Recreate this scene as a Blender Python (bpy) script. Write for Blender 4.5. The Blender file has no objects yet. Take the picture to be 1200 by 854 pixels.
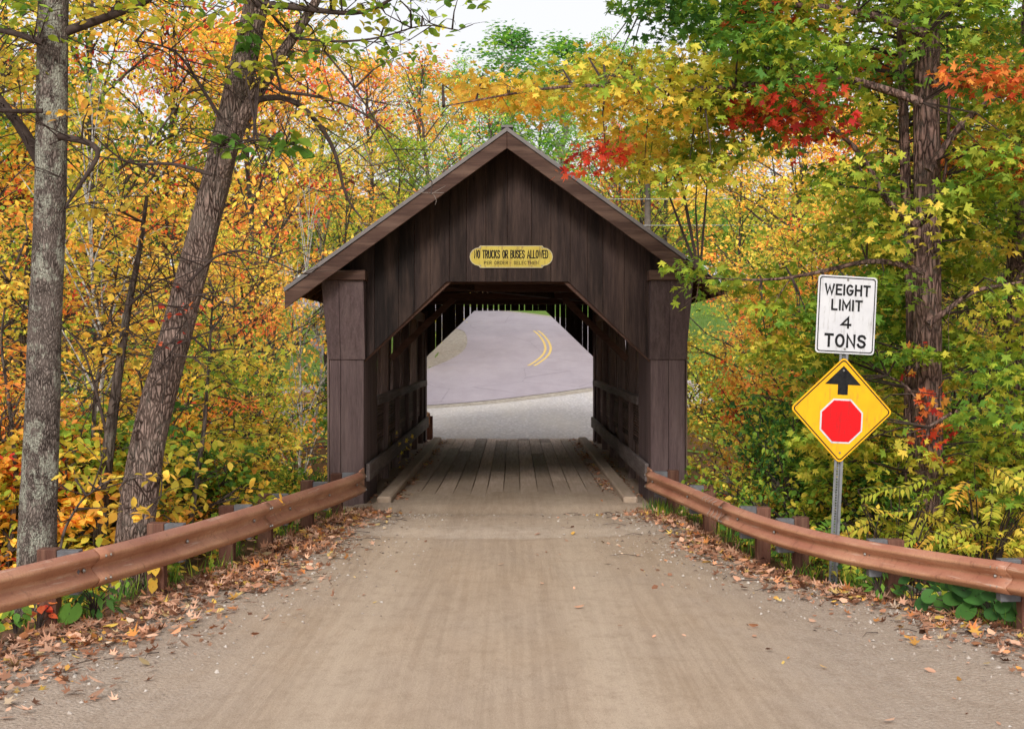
import bpy, math, random
import numpy as np
from mathutils import Vector

random.seed(7)
rng = np.random.default_rng(11)
R = math.radians
SC = bpy.context.scene
COL = SC.collection
F, VX, VY, H = 1750.0, 602.0, 412.0, 2.15      # lens scale, vanishing point and eye height measured on the photograph

def W(px, py, Y):                              # where the sight line of a photo point meets depth Y
    return np.array([(px - VX) * Y / F, Y, H - (py - VY) * Y / F])

# ------------------------------------------------------------------ linking
def link(name, me, m=None, parent=None, kind=None):
    o = bpy.data.objects.new(name, me)
    COL.objects.link(o)
    if m is not None:
        for x in (m if isinstance(m, (list, tuple)) else [m]):
            me.materials.append(x)
    if parent is not None: o.parent = parent
    if kind: o['kind'] = kind
    return o

def tag(o, label, cat, group=None, kind=None):
    o['label'] = label; o['category'] = cat
    if group: o['group'] = group
    if kind: o['kind'] = kind
    return o

def thing(name, label, cat, loc=(0, 0, 0), rz=0.0, group=None):
    o = bpy.data.objects.new(name, None); COL.objects.link(o)
    o.location = loc; o.rotation_euler = (0, 0, rz); o.empty_display_size = .1
    return tag(o, label, cat, group)

def copy_tree(o, parent=None):
    c = o.copy(); COL.objects.link(c); c.parent = parent
    for ch in list(o.children): copy_tree(ch, c)
    return c

class MB:
    """collects solids for one mesh; every solid carries a random shade value"""
    def __init__(s): s.v = []; s.f = []; s.r = []; s.fm = []
    def add(s, vs, fs, r=None, mi=0):
        n = len(s.v); r = random.random() if r is None else r
        s.v += [tuple(map(float, p)) for p in vs]
        s.f += [tuple(i + n for i in f) for f in fs]
        s.r += [r] * len(vs); s.fm += [mi] * len(fs)
    def box(s, a, b, r=None, mi=0):
        x0, y0, z0 = a; x1, y1, z1 = b
        s.add([(x0,y0,z0),(x1,y0,z0),(x1,y1,z0),(x0,y1,z0),(x0,y0,z1),(x1,y0,z1),(x1,y1,z1),(x0,y1,z1)],
              [(0,3,2,1),(4,5,6,7),(0,1,5,4),(1,2,6,5),(2,3,7,6),(3,0,4,7)], r, mi)
    def prism(s, poly, y0, y1, r=None, axis='y', mi=0):
        """poly in the (x,z) plane pushed from y0 to y1 (axis 'y') or in (y,z) pushed along x"""
        n = len(poly)
        if axis == 'y': vs = [(p[0], y0, p[1]) for p in poly] + [(p[0], y1, p[1]) for p in poly]
        elif axis == 'x': vs = [(y0, p[0], p[1]) for p in poly] + [(y1, p[0], p[1]) for p in poly]
        else: vs = [(p[0], p[1], y0) for p in poly] + [(p[0], p[1], y1) for p in poly]
        fs = [tuple(range(n)), tuple(range(2 * n - 1, n - 1, -1))]
        fs += [(i, i + n, (i + 1) % n + n, (i + 1) % n) for i in range(n)]
        s.add(vs, fs, r, mi)
    def beam(s, p, q, w, h, r=None, up=(0, 0, 1), mi=0):
        p = Vector(p); q = Vector(q); d = (q - p).normalized(); u = Vector(up)
        sd = d.cross(u).normalized(); u = sd.cross(d).normalized()
        vs = []
        for c in (p, q):
            for a, b in ((-1,-1),(1,-1),(1,1),(-1,1)): vs.append(c + sd * (a * w / 2) + u * (b * h / 2))
        s.add(vs, [(0,1,2,3),(7,6,5,4),(0,4,5,1),(1,5,6,2),(2,6,7,3),(3,7,4,0)], r, mi)
    def tube(s, path, rad, seg=8, r=None, wob=0.0, cap=True, mi=0):
        P = np.array(path, float); n = len(P)
        rad = np.broadcast_to(np.asarray(rad, float), (n,))
        T = np.gradient(P, axis=0); T /= np.linalg.norm(T, axis=1)[:, None] + 1e-9
        ref = np.array([0., 1., 0.]) if abs(T[0][1]) < .9 else np.array([1., 0., 0.])
        vs = []
        ph = random.random() * 6.28
        for i in range(n):
            a = np.cross(T[i], ref); a /= np.linalg.norm(a) + 1e-9; b = np.cross(T[i], a)
            for k in range(seg):
                t = 2 * math.pi * k / seg
                q = 1 + wob * (math.sin(3 * t + ph + i * .35) * .5 + math.sin(7 * t - ph + i * .5) * .3 + random.uniform(-.3, .3))
                vs.append(P[i] + (a * math.cos(t) + b * math.sin(t)) * rad[i] * q)
        fs = []
        for i in range(n - 1):
            for k in range(seg):
                fs.append((i*seg+k, i*seg+(k+1)%seg, (i+1)*seg+(k+1)%seg, (i+1)*seg+k))
        if cap: fs += [tuple(range(seg)), tuple(range(n*seg-1, (n-1)*seg-1, -1))]
        s.add(vs, fs, r, mi)
    def mesh(s, name, smooth=False, off=None):
        me = bpy.data.meshes.new(name)
        v = np.array(s.v, float)
        if off is not None: v = v - np.array(off, float)
        me.from_pydata([tuple(p) for p in v], [], s.f)
        a = me.attributes.new('rnd', 'FLOAT', 'POINT'); a.data.foreach_set('value', np.array(s.r, np.float32))
        if any(s.fm): me.polygons.foreach_set('material_index', np.array(s.fm, np.int32))
        if smooth: me.polygons.foreach_set('use_smooth', np.ones(len(s.f), bool))
        me.update(); return me
    def build(s, name, m, parent=None, smooth=False, off=None, bevel=0, kind=None):
        o = link(name, s.mesh(name, smooth, off), m, parent, kind)
        if bevel:
            b = o.modifiers.new('edge', 'BEVEL'); b.width = bevel; b.segments = 1; b.limit_method = 'ANGLE'
        return o

# ------------------------------------------------------------------ materials
class NT:
    def __init__(s, name, rough=.85, spec=.3, disp=None):
        s.m = bpy.data.materials.new(name); s.m.use_nodes = True
        s.t = s.m.node_tree; s.N = s.t.nodes; s.L = s.t.links
        s.p = s.N['Principled BSDF']; s.p.inputs['Roughness'].default_value = rough
        s.p.inputs['Specular IOR Level'].default_value = spec
    def new(s, k, **kw):
        n = s.N.new(k)
        for a, b in kw.items(): setattr(n, a, b)
        return n
    def put(s, sock, v):
        if isinstance(v, bpy.types.NodeSocket): s.L.new(v, sock)
        elif isinstance(v, (tuple, list)): sock.default_value = tuple(v) + ((1,) if len(v) == 3 and sock.type == 'RGBA' else ())
        else: sock.default_value = v
    def co(s, scale=(1, 1, 1), kind='Object', rot=(0, 0, 0)):
        c = s.new('ShaderNodeTexCoord'); m = s.new('ShaderNodeMapping')
        s.L.new(c.outputs[kind], m.inputs[0]); m.inputs['Scale'].default_value = scale; m.inputs['Rotation'].default_value = rot
        return m.outputs[0]
    def noise(s, v, scale=5, detail=4, rough=.6, dist=0):
        n = s.new('ShaderNodeTexNoise'); s.put(n.inputs['Vector'], v); n.inputs['Scale'].default_value = scale
        n.inputs['Detail'].default_value = detail; n.inputs['Roughness'].default_value = rough; n.inputs['Distortion'].default_value = dist
        return n.outputs['Fac']
    def vor(s, v, scale=5, feature='F1', out='Distance', rand=1):
        n = s.new('ShaderNodeTexVoronoi', feature=feature); s.put(n.inputs['Vector'], v); n.inputs['Scale'].default_value = scale
        n.inputs['Randomness'].default_value = rand
        return n.outputs[out]
    def ramp(s, f, stops, interp='LINEAR'):
        n = s.new('ShaderNodeValToRGB'); s.put(n.inputs[0], f); e = n.color_ramp.elements; n.color_ramp.interpolation = interp
        while len(e) < len(stops): e.new(.5)
        for i, (p, c) in enumerate(stops):
            e[i].position = p
            e[i].color = (c, c, c, 1) if isinstance(c, (int, float)) else tuple(c) + (1,)
        return n.outputs[0]
    def mix(s, f, a, b, mode='MIX'):
        n = s.new('ShaderNodeMix', data_type='RGBA', blend_type=mode)
        s.put(n.inputs[0], f); s.put(n.inputs[6], a); s.put(n.inputs[7], b); return n.outputs[2]
    def math(s, op, a, b=0., c=None):
        n = s.new('ShaderNodeMath', operation=op); s.put(n.inputs[0], a); s.put(n.inputs[1], b)
        if c is not None: s.put(n.inputs[2], c)
        return n.outputs[0]
    def attr(s, name, out='Fac'):
        n = s.new('ShaderNodeAttribute'); n.attribute_name = name; return n.outputs[out]
    def sep(s, v):
        n = s.new('ShaderNodeSeparateXYZ'); s.put(n.inputs[0], v); return n.outputs
    def bump(s, h, strength=.5, dist=.02):
        n = s.new('ShaderNodeBump'); s.put(n.inputs['Height'], h); n.inputs['Strength'].default_value = strength
        n.inputs['Distance'].default_value = dist; s.L.new(n.outputs[0], s.p.inputs['Normal']); return n
    def col(s, c): s.put(s.p.inputs['Base Color'], c)

def wood(name, a, b, axis=2, grain=26, rnd=.75, weather=None, wamt=.35, rough=.8, dust=None):
    n = NT(name, rough, .25)
    sc = [1, 1, 1]; sc[axis] = .05
    v = n.co(tuple(x * 1. for x in sc))
    g = n.noise(v, grain, 6, .65, .4)
    fine = n.noise(v, grain * 5, 3, .7)
    big = n.noise(n.co(tuple(.25 if i == axis else 2.6 for i in range(3))), 2.0, 6, .7)
    c = n.mix(n.ramp(g, [(.3, 0), (.7, 1)]), a, b)
    c = n.mix(n.math('MULTIPLY', n.ramp(fine, [(.35, 0), (.62, 1)]), .5), c, [x * .5 for x in a])
    r = n.attr('rnd')
    k = n.math('MULTIPLY_ADD', r, rnd, 1 - rnd * .5)
    c = n.mix(1, c, k, 'MULTIPLY')
    if weather: c = n.mix(n.math('MULTIPLY', n.ramp(big, [(.46, 0), (.66, 1)]), wamt), c, weather)
    kn = n.vor(n.co(tuple(2.2 if i != axis else .7 for i in range(3))), 1.6)
    c = n.mix(n.ramp(kn, [(.03, .8), (.07, 0)]), c, [x * .35 for x in a])
    n.col(c)
    n.bump(n.math('ADD', g, n.math('MULTIPLY', fine, .6)), .55, .006)
    return n.m

M = {}
M['siding'] = wood('dark_stained_siding', (.017, .010, .009), (.050, .031, .027), weather=(.16, .10, .078), wamt=.34, rnd=1.3)
M['box'] = wood('purple_brown_boards', (.08, .052, .053), (.16, .108, .108), weather=(.22, .16, .15), wamt=.4, rnd=.5)
M['rake'] = wood('rake_wood', (.060, .030, .023), (.125, .070, .052), axis=0, grain=14, weather=(.24, .15, .11), wamt=.5, rnd=.2)
M['inner'] = wood('inner_wall_boards', (.20, .135, .112), (.42, .30, .25), weather=(.34, .25, .21), rnd=1.2)
M['beam'] = wood('interior_timber', (.09, .045, .032), (.19, .10, .075), axis=0, weather=(.25, .15, .11), wamt=.3)
M['post'] = wood('interior_post_timber', (.13, .088, .077), (.28, .20, .18), weather=(.3, .22, .19), wamt=.3)
M['rail'] = wood('worn_guard_plank', (.11, .085, .08), (.22, .18, .175), axis=1, weather=(.30, .26, .25), wamt=.5, rnd=.3)
M['slat'] = wood('lattice_wood', (.14, .09, .075), (.27, .19, .165), axis=1, rnd=.7)

def deck_mat():
    n = NT('deck_planks', .8, .25)
    v = n.co((1, .045, 1))
    g = n.noise(v, 30, 6, .65, .3)
    c = n.mix(n.ramp(g, [(.3, 0), (.7, 1)]), (.30, .215, .17), (.60, .48, .41))
    c = n.mix(1, c, n.math('MULTIPLY_ADD', n.attr('rnd'), .7, .6), 'MULTIPLY')
    ge = n.new('ShaderNodeNewGeometry'); s = n.sep(ge.outputs['Position'])
    near = n.new('ShaderNodeMapRange'); n.put(near.inputs[0], s[1]); near.inputs[1].default_value = 30; near.inputs[2].default_value = 21.5
    side = n.math('ABSOLUTE', n.math('ADD', s[0], .05))
    sd = n.new('ShaderNodeMapRange'); n.put(sd.inputs[0], side); sd.inputs[1].default_value = 1.0; sd.inputs[2].default_value = 1.7
    dn = n.noise(n.co((1, .4, 1)), 3.5, 5, .6)
    f = n.math('MULTIPLY', near.outputs[0], n.ramp(dn, [(.2, .35), (.6, 1)]))
    f2 = n.math('MAXIMUM', f, n.math('MULTIPLY', sd.outputs[0], .7))
    dirt = n.mix(n.noise(n.co((1, .3, 1)), 9, 5), (.33, .24, .165), (.50, .385, .29))
    n.col(n.mix(f2, c, dirt))
    n.bump(g, .5, .006)
    return n.m
M['deck'] = deck_mat()

def dirt_mat():
    n = NT('packed_dirt', .95, .15)
    st = n.noise(n.co((1, .16, 1)), 2.2, 7, .66, .8)
    st2 = n.noise(n.co((1, .02, 1)), 17, 2, .6)
    fine = n.noise(n.co(), 60, 4, .75)
    big = n.noise(n.co((1, .5, 1)), .8, 4, .55)
    c = n.mix(n.ramp(st, [(.33, 0), (.66, 1)]), (.36, .255, .17), (.49, .36, .255))
    c = n.mix(n.ramp(big, [(.35, 0), (.7, .8)]), c, (.39, .30, .23))
    c = n.mix(n.math('MULTIPLY', n.ramp(st2, [(.42, 0), (.6, 1)]), .42), c, (.54, .415, .305))
    c = n.mix(n.math('MULTIPLY', n.ramp(fine, [(.48, 0), (.7, 1)]), .5), c, (.20, .145, .105))
    # paler, greyer, stonier shoulders and apron lip
    ge = n.new('ShaderNodeNewGeometry'); s = n.sep(ge.outputs['Position'])
    ax = n.math('ABSOLUTE', n.math('ADD', s[0], .05))
    wob = n.math('MULTIPLY', n.noise(n.co((.8, .4, 1)), 1.7, 5), 1.6)
    edge = n.new('ShaderNodeMapRange'); n.put(edge.inputs[0], n.math('ADD', ax, wob)); edge.inputs[1].default_value = 2.3; edge.inputs[2].default_value = 3.3
    peb = n.vor(n.co(), 38)
    pebc = n.mix(n.ramp(n.vor(n.co(), 38, out='Color'), [(.2, 0), (.8, 1)]), (.27, .215, .18), (.56, .48, .42))
    gr = n.mix(n.ramp(peb, [(.25, 0), (.6, 1)]), pebc, (.40, .32, .265))
    c = n.mix(n.math('MULTIPLY', edge.outputs[0], .62), c, gr)
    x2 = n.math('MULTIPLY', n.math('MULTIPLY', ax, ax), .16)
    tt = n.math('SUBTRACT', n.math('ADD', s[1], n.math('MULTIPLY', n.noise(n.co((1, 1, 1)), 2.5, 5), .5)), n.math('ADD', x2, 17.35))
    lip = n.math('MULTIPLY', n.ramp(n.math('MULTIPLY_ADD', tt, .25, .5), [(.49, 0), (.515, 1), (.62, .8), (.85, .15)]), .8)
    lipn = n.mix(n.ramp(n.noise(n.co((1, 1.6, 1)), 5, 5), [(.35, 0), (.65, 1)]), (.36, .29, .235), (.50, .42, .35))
    c = n.mix(n.math('MULTIPLY', n.ramp(n.math('MULTIPLY_ADD', tt, .25, .5), [(.44, 0), (.49, 1), (.5, 0)]), .35), c, (.22, .15, .10))  # shadow line at the foot of the lip, painted into the dirt colour
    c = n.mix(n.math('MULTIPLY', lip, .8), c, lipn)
    # pairs of soft wheel tracks
    wv = n.math('ABSOLUTE', n.math('SUBTRACT', n.math('ABSOLUTE', n.math('ADD', s[0], n.math('MULTIPLY', n.noise(n.co((.2, .12, 1)), 1.0, 2), .5))), .95))
    c = n.mix(n.math('MULTIPLY', n.ramp(wv, [(.05, 1), (.38, 0)]), .5), c, (.54, .425, .32))
    mot = n.noise(n.co((1, .6, 1)), 6, 8, .75)
    c = n.mix(n.math('MULTIPLY', n.ramp(mot, [(.36, 1), (.52, 0)]), .35), c, (.24, .165, .11))
    gr1 = n.noise(n.co(), 170, 2, .8)
    c = n.mix(n.math('MULTIPLY', n.ramp(gr1, [(.5, 0), (.64, 1)]), .5), c, (.56, .46, .37))
    c = n.mix(n.math('MULTIPLY', n.ramp(gr1, [(.34, 1), (.46, 0)]), .55), c, (.16, .115, .085))
    # scattered little stones
    pz = n.vor(n.co(), 9)
    c = n.mix(n.ramp(pz, [(.03, .8), (.05, 0)]), c, (.13, .095, .075))
    n.col(c)
    hh = n.math('ADD', n.math('MULTIPLY', st, 1.2), n.math('ADD', n.math('MULTIPLY', fine, .35), n.math('MULTIPLY', n.math('MULTIPLY', edge.outputs[0], peb), -.6)))
    n.bump(hh, .8, .03)
    return n.m
M['dirt'] = dirt_mat()

def gravel_mat():
    n = NT('pale_gravel', .95, .15)
    p = n.vor(n.co(), 14); pc = n.vor(n.co(), 14, out='Color')
    c = n.mix(n.ramp(pc, [(.2, 0), (.9, 1)]), (.42, .41, .45), (.74, .72, .75))
    c = n.mix(n.ramp(p, [(.3, 0), (.7, .8)]), c, (.38, .36, .38))
    tr = n.noise(n.co((1, .2, 1)), .7, 6)
    c = n.mix(n.ramp(tr, [(.35, .2), (.65, .6)]), c, (.60, .55, .48))
    n.col(c); n.bump(p, .6, .03); return n.m
M['gravel'] = gravel_mat()

def asphalt_mat():
    n = NT('faded_asphalt', .9, .25)
    a = n.noise(n.co(), 45, 3, .7); b = n.noise(n.co((1, .25, 1)), .6, 4)
    c = n.mix(n.ramp(b, [(.3, 0), (.7, 1)]), (.37, .325, .37), (.43, .38, .42))
    c = n.mix(n.math('MULTIPLY', n.ramp(a, [(.4, 0), (.65, 1)]), .35), c, (.22, .19, .22))
    cr = n.vor(n.co((1, .6, 1)), .32, 'DISTANCE_TO_EDGE'); wob = n.noise(n.co(), 1.5, 5)
    c = n.mix(n.math('MULTIPLY', n.ramp(n.math('ADD', cr, n.math('MULTIPLY', wob, .03)), [(.014, 1), (.022, 0)]), .45), c, (.16, .14, .15))
    pt = n.noise(n.co((.5, .12, 1)), 1.8, 6, .7)
    c = n.mix(n.math('MULTIPLY', n.ramp(pt, [(.45, 0), (.6, 1)]), .3), c, (.27, .235, .26))
    n.col(c); n.bump(a, .3, .01); return n.m
M['asphalt'] = asphalt_mat()

def plain(name, c, rough=.7, spec=.3, c2=None, scale=8, metal=0, bump=0):
    n = NT(name, rough, spec)
    n.p.inputs['Metallic'].default_value = metal
    f = n.noise(n.co(), scale, 5, .65)
    n.col(n.mix(n.ramp(f, [(.35, 0), (.7, 1)]), c, c2 or [x * .7 for x in c]))
    if bump: n.bump(f, bump, .01)
    return n.m
M['verge'] = plain('brown_pebbly_verge', (.46, .41, .35), .95, .15, (.22, .19, .16), 7, bump=.8)
M['floor'] = plain('forest_floor', (.075, .05, .028), .95, .1, (.16, .085, .04), 2.5, bump=.8)
M['lawn_soil'] = plain('lawn', (.10, .19, .035), .95, .1, (.19, .27, .06), 6, bump=.6)
M['yellow_line'] = plain('yellow_paint', (.78, .56, .16), .7, .3, (.66, .47, .18), 20)
M['tin'] = plain('dull_roof_tin', (.13, .12, .125), .55, .4, (.21, .18, .17), 3)
M['galv'] = plain('galvanised_steel', (.32, .33, .34), .45, .5, (.22, .22, .23), 14, metal=.6)
M['block'] = plain('grey_blockout', (.16, .165, .18), .6, .4, (.09, .085, .09), 10)
M['conc'] = plain('stone_abutment', (.22, .2, .18), .95, .2, (.12, .11, .1), 5, bump=.8)
M['polewood'] = plain('grey_pole_wood', (.2, .17, .15), .9, .2, (.12, .1, .09), 8)
M['wire'] = plain('pale_wire', (.35, .36, .36), .6, .3)
M['black'] = plain('black_paint', (.012, .012, .014), .8, .08, (.03, .03, .03), 20)
M['bolt'] = plain('bolt_head', (.35, .33, .3), .4, .5, metal=.7)
M['postwood'] = wood('rust_stained_post', (.10, .038, .026), (.20, .09, .06), grain=30, weather=(.26, .15, .10), wamt=.5)
M['water'] = plain('brook', (.03, .035, .03), .08, .5, (.05, .06, .05), 2, bump=.3)

def rust_mat():
    n = NT('weathering_steel_rail', .42, .45)
    a = n.noise(n.co((.35, .35, 1.5)), 3.2, 5, .6); b = n.noise(n.co(), 55, 4, .7)
    c = n.mix(n.ramp(a, [(.32, 0), (.68, 1)]), (.36, .15, .078), (.62, .34, .20))
    c = n.mix(n.math('MULTIPLY', n.ramp(b, [(.45, 0), (.7, 1)]), .35), c, (.20, .075, .045))
    ge = n.new('ShaderNodeNewGeometry'); s = n.sep(ge.outputs['Normal'])
    c = n.mix(n.math('MULTIPLY', n.ramp(s[2], [(.35, 0), (.9, 1)]), .6), c, (.40, .15, .12))
    sc = n.noise(n.co((.25, .25, 6)), 6, 4, .7)
    c = n.mix(n.ramp(sc, [(.60, 0), (.68, .6)]), c, (.62, .46, .36))
    dk = n.noise(n.co((1.2, 1.2, .35)), 9, 6, .75)
    c = n.mix(n.ramp(dk, [(.56, 0), (.68, .65)]), c, (.17, .065, .04))
    n.col(c); n.put(n.p.inputs['Roughness'], n.math('MULTIPLY_ADD', b, .3, .3)); n.bump(b, .25, .004)
    return n.m
M['rust'] = rust_mat()

def sign_paint(name, c, c2, spots=(.25, .12, .06), amt=.0, rough=.6):
    n = NT(name, rough, .2)
    f = n.noise(n.co(), 5, 4); c0 = n.mix(n.ramp(f, [(.35, 0), (.7, 1)]), c, c2)
    g = n.noise(n.co((3, 1, .6)), 7, 6, .7)
    n.col(n.mix(n.ramp(g, [(.58 - amt, 0), (.72 - amt, .7)]), c0, spots)); return n.m
M['white_sign'] = sign_paint('white_sign_face', (.66, .66, .68), (.58, .58, .61), (.40, .39, .38), .05)
M['yellow_sign'] = sign_paint('yellow_sign_face', (.86, .46, .012), (.80, .40, .012), (.55, .28, .03), .05)
M['old_sign'] = sign_paint('aged_yellow_enamel', (.62, .50, .10), (.55, .41, .07), (.20, .10, .06), .05, .5)
M['red_sign'] = sign_paint('red_sign_face', (.72, .008, .012), (.64, .008, .012), (.45, .02, .02), .05)

# bark
def bark(name, a, b, lichen=None, lam=.5, sc=(1, 1, .22), scale=16, depth=.03, moss=None):
    n = NT(name, .95, .12)
    warp = n.noise(n.co(), 6, 4, .6)
    v0 = n.co(sc)
    add = n.new('ShaderNodeMixRGB'); add.blend_type = 'ADD'; add.inputs[0].default_value = .09
    n.L.new(v0, add.inputs[1]); cc = n.new('ShaderNodeTexNoise'); n.L.new(v0, cc.inputs[0]); cc.inputs['Scale'].default_value = 14; cc.inputs['Detail'].default_value = 4
    n.L.new(cc.outputs['Color'], add.inputs[2])
    cr = n.vor(add.outputs[0], scale, 'DISTANCE_TO_EDGE')
    fi = n.noise(v0, scale * 4, 5, .7)
    k = n.math('ADD', n.ramp(cr, [(0, 0), (.3, .85)]), n.math('MULTIPLY', fi, .35))
    c = n.mix(n.ramp(k, [(.25, 0), (.85, 1)]), a, b)
    c = n.mix(n.math('MULTIPLY', n.ramp(warp, [(.4, 0), (.65, 1)]), .35), c, [x * 1.35 for x in b])
    if lichen:
        ln = n.noise(n.co((1, 1, .7)), 5.5, 7, .72); l2 = n.noise(n.co(), 60, 3, .7)
        f = n.math('MULTIPLY', n.ramp(ln, [(.5, 0), (.56, 1)]), n.ramp(l2, [(.38, 0), (.52, 1)]))
        c = n.mix(n.math('MULTIPLY', f, lam), c, lichen)
    n.col(c); n.bump(k, 1.0, depth); return n.m
M['barkA'] = bark('lichened_grey_bark', (.03, .022, .018), (.23, .185, .16), (.42, .42, .34), .85, (1, 1, .3), 62, .012)
M['barkB'] = bark('furrowed_brown_bark', (.028, .016, .012), (.29, .205, .17), (.26, .24, .2), .25, (1, 1, .24), 36, .022)
M['barkD'] = bark('dark_reddish_bark', (.035, .021, .018), (.31, .19, .16), (.2, .17, .15), .4, (1, 1, .25), 18, .03)
M['bark'] = bark('grey_brown_bark', (.03, .022, .018), (.12, .09, .075), (.25, .24, .2), .3, (1, 1, .25), 16, .02)
M['barkW'] = bark('pale_birch_bark', (.16, .14, .12), (.50, .47, .42), (.6, .58, .52), .5, (1, 1, 1.2), 9, .01)
M['twig'] = plain('twig_bark', (.045, .03, .026), .9, .2, (.09, .065, .055), 10)
M['twigpale'] = plain('pale_twig', (.30, .25, .22), .9, .2, (.2, .16, .14), 10)

HUES = [(0, (.022, .07, .022)), (.15, (.05, .14, .028)), (.3, (.12, .245, .032)), (.42, (.30, .37, .035)), (.54, (.66, .50, .07)),
        (.66, (.74, .41, .06)), (.78, (.72, .25, .06)), (.88, (.62, .075, .035)), (.95, (.42, .025, .025)), (1, (.14, .03, .02))]
def leaf_mat(name, litter=False):
    n = NT(name, .6, .25)
    oi = n.new('ShaderNodeObjectInfo'); rgb = n.new('ShaderNodeSeparateColor'); n.L.new(oi.outputs['Color'], rgb.inputs[0])
    h = n.attr('hue'); r = n.attr('rnd')
    f = n.math('MULTIPLY_ADD', n.math('SUBTRACT', h, .5), rgb.outputs[1], rgb.outputs[0])
    c = n.ramp(f, HUES)
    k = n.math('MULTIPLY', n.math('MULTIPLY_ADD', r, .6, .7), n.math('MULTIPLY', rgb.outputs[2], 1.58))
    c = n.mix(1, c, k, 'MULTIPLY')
    n.col(c)
    tr = n.new('ShaderNodeBsdfTranslucent'); n.put(tr.inputs[0], c)
    mx = n.new('ShaderNodeMixShader'); mx.inputs[0].default_value = .42
    n.L.new(n.p.outputs[0], mx.inputs[1]); n.L.new(tr.outputs[0], mx.inputs[2])
    out = n.N['Material Output']; n.L.new(mx.outputs[0], out.inputs[0])
    return n.m
M['leaf'] = leaf_mat('autumn_leaf')
def litter_mat():
    n = NT('fallen_leaf', .75, .2)
    h = n.attr('hue'); r = n.attr('rnd')
    c = n.ramp(h, [(0, (.13, .06, .035)), (.25, (.30, .135, .075)), (.5, (.52, .27, .17)), (.72, (.62, .38, .26)), (.86, (.50, .17, .05)), (.93, (.62, .42, .08)), (1, (.55, .42, .33))])
    n.col(n.mix(1, c, n.math('MULTIPLY_ADD', r, .8, .55), 'MULTIPLY')); return n.m
M['litter'] = litter_mat()

# ------------------------------------------------------------------ leaves
def _fan(outline):
    o = np.array(outline, float); n = len(o)
    v = np.vstack([[0, 0.12, 0], np.c_[o, np.zeros(n)]])
    return v, [(0, i + 1, (i + 1) % n + 1) for i in range(n)]
_m = []
for ang, r in [(270, .10), (297, .30), (315, .24), (338, .62), (352, .50), (3, .52), (14, .36), (28, .62), (40, .85), (52, .66), (62, .62), (72, .38), (82, .66), (90, 1.05)]:
    _m.append((ang, r))
_m += [(180 - a if a <= 90 else 540 - a, r) for a, r in reversed(_m[1:-1])]
MAPLE = _fan([(r * .62 * math.cos(R(a)), r * .62 * math.sin(R(a)) + .12) for a, r in _m])
_s = [(270, .10), (315, .30), (340, .60), (10, .36), (42, .82), (68, .36), (90, 1.05), (112, .36), (138, .82), (170, .36), (200, .60), (225, .30)]
MAPLE_S = _fan([(r * .62 * math.cos(R(a)), r * .62 * math.sin(R(a)) + .12) for a, r in _s])
OVAL = (np.array([(0, -.5, 0), (.26, -.28, .04), (.34, .02, .06), (.2, .32, .04), (0, .58, 0), (-.2, .32, .04), (-.34, .02, .06), (-.26, -.28, .04), (0, 0, -.02)], float),
        [(8, i, (i + 1) % 8) for i in range(8)])
HEX = (np.array([(0, -.5, 0), (.32, -.12, .05), (.22, .3, .05), (0, .56, -.03), (-.22, .3, .05), (-.32, -.12, .05)], float), [(0, 1, 2, 3), (0, 3, 4, 5)])
QUAD = (np.array([(0, -.5, 0), (.36, 0, .08), (0, .55, 0), (-.36, 0, .08)], float), [(0, 1, 2, 3)])
BLADE = (np.array([(-.035, 0, 0), (.035, 0, 0), (.02, .55, .06), (0, 1, .22), (-.02, .55, .06)], float), [(0, 1, 2, 4), (4, 2, 3)])
LANCE = (np.array([(0, 0, 0), (.19, .4, .03), (0, 1, -.06), (-.19, .4, .03)], float), [(0, 1, 2, 3)])

def leaves_mesh(name, C, Nrm, Ydir, size, shape, hue, bend=.0, rnd=None, off=None):
    V, Fs = shape
    n = len(C); C = np.asarray(C, float)
    if off is not None: C = C - np.array(off, float)
    Nrm = np.asarray(Nrm, float); Nrm = Nrm / (np.linalg.norm(Nrm, axis=1)[:, None] + 1e-9)
    Ydir = Ydir - Nrm * np.sum(Ydir * Nrm, axis=1)[:, None]
    Ydir = Ydir / (np.linalg.norm(Ydir, axis=1)[:, None] + 1e-9)
    X = np.cross(Ydir, Nrm)
    size = np.broadcast_to(size, (n,))
    b = rng.normal(0, 1, n) * .12 + bend
    L = np.repeat(V[None], n, axis=0)
    rr = (V[:, 0] ** 2 + V[:, 1] ** 2)
    z = L[:, :, 2] * rng.uniform(.3, 1.6, (n, 1)) - b[:, None] * rr[None] * 2
    P = C[:, None] + (X[:, None] * L[:, :, :1] + Ydir[:, None] * L[:, :, 1:2] + Nrm[:, None] * z[:, :, None]) * size[:, None, None]
    k = len(V); me = bpy.data.meshes.new(name)
    P = P.reshape(-1, 3).astype(np.float32)
    fl = np.concatenate([np.array(f) for f in Fs]); ln = np.array([len(f) for f in Fs])
    idx = (np.arange(n)[:, None] * k + fl[None]).ravel().astype(np.int32)
    tot = np.tile(ln, n).astype(np.int32); st = np.concatenate([[0], np.cumsum(tot)[:-1]]).astype(np.int32)
    me.vertices.add(len(P)); me.vertices.foreach_set('co', P.ravel())
    me.loops.add(len(idx)); me.loops.foreach_set('vertex_index', idx)
    me.polygons.add(len(tot)); me.polygons.foreach_set('loop_start', st); me.polygons.foreach_set('loop_total', tot)
    me.update(calc_edges=True)
    a = me.attributes.new('hue', 'FLOAT', 'POINT'); a.data.foreach_set('value', np.repeat(hue, k).astype(np.float32))
    if rnd is None: rnd = rng.random(n)
    a = me.attributes.new('rnd', 'FLOAT', 'POINT'); a.data.foreach_set('value', np.repeat(rnd, k).astype(np.float32))
    me.polygons.foreach_set('use_smooth', np.ones(len(tot), bool))
    return me

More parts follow.
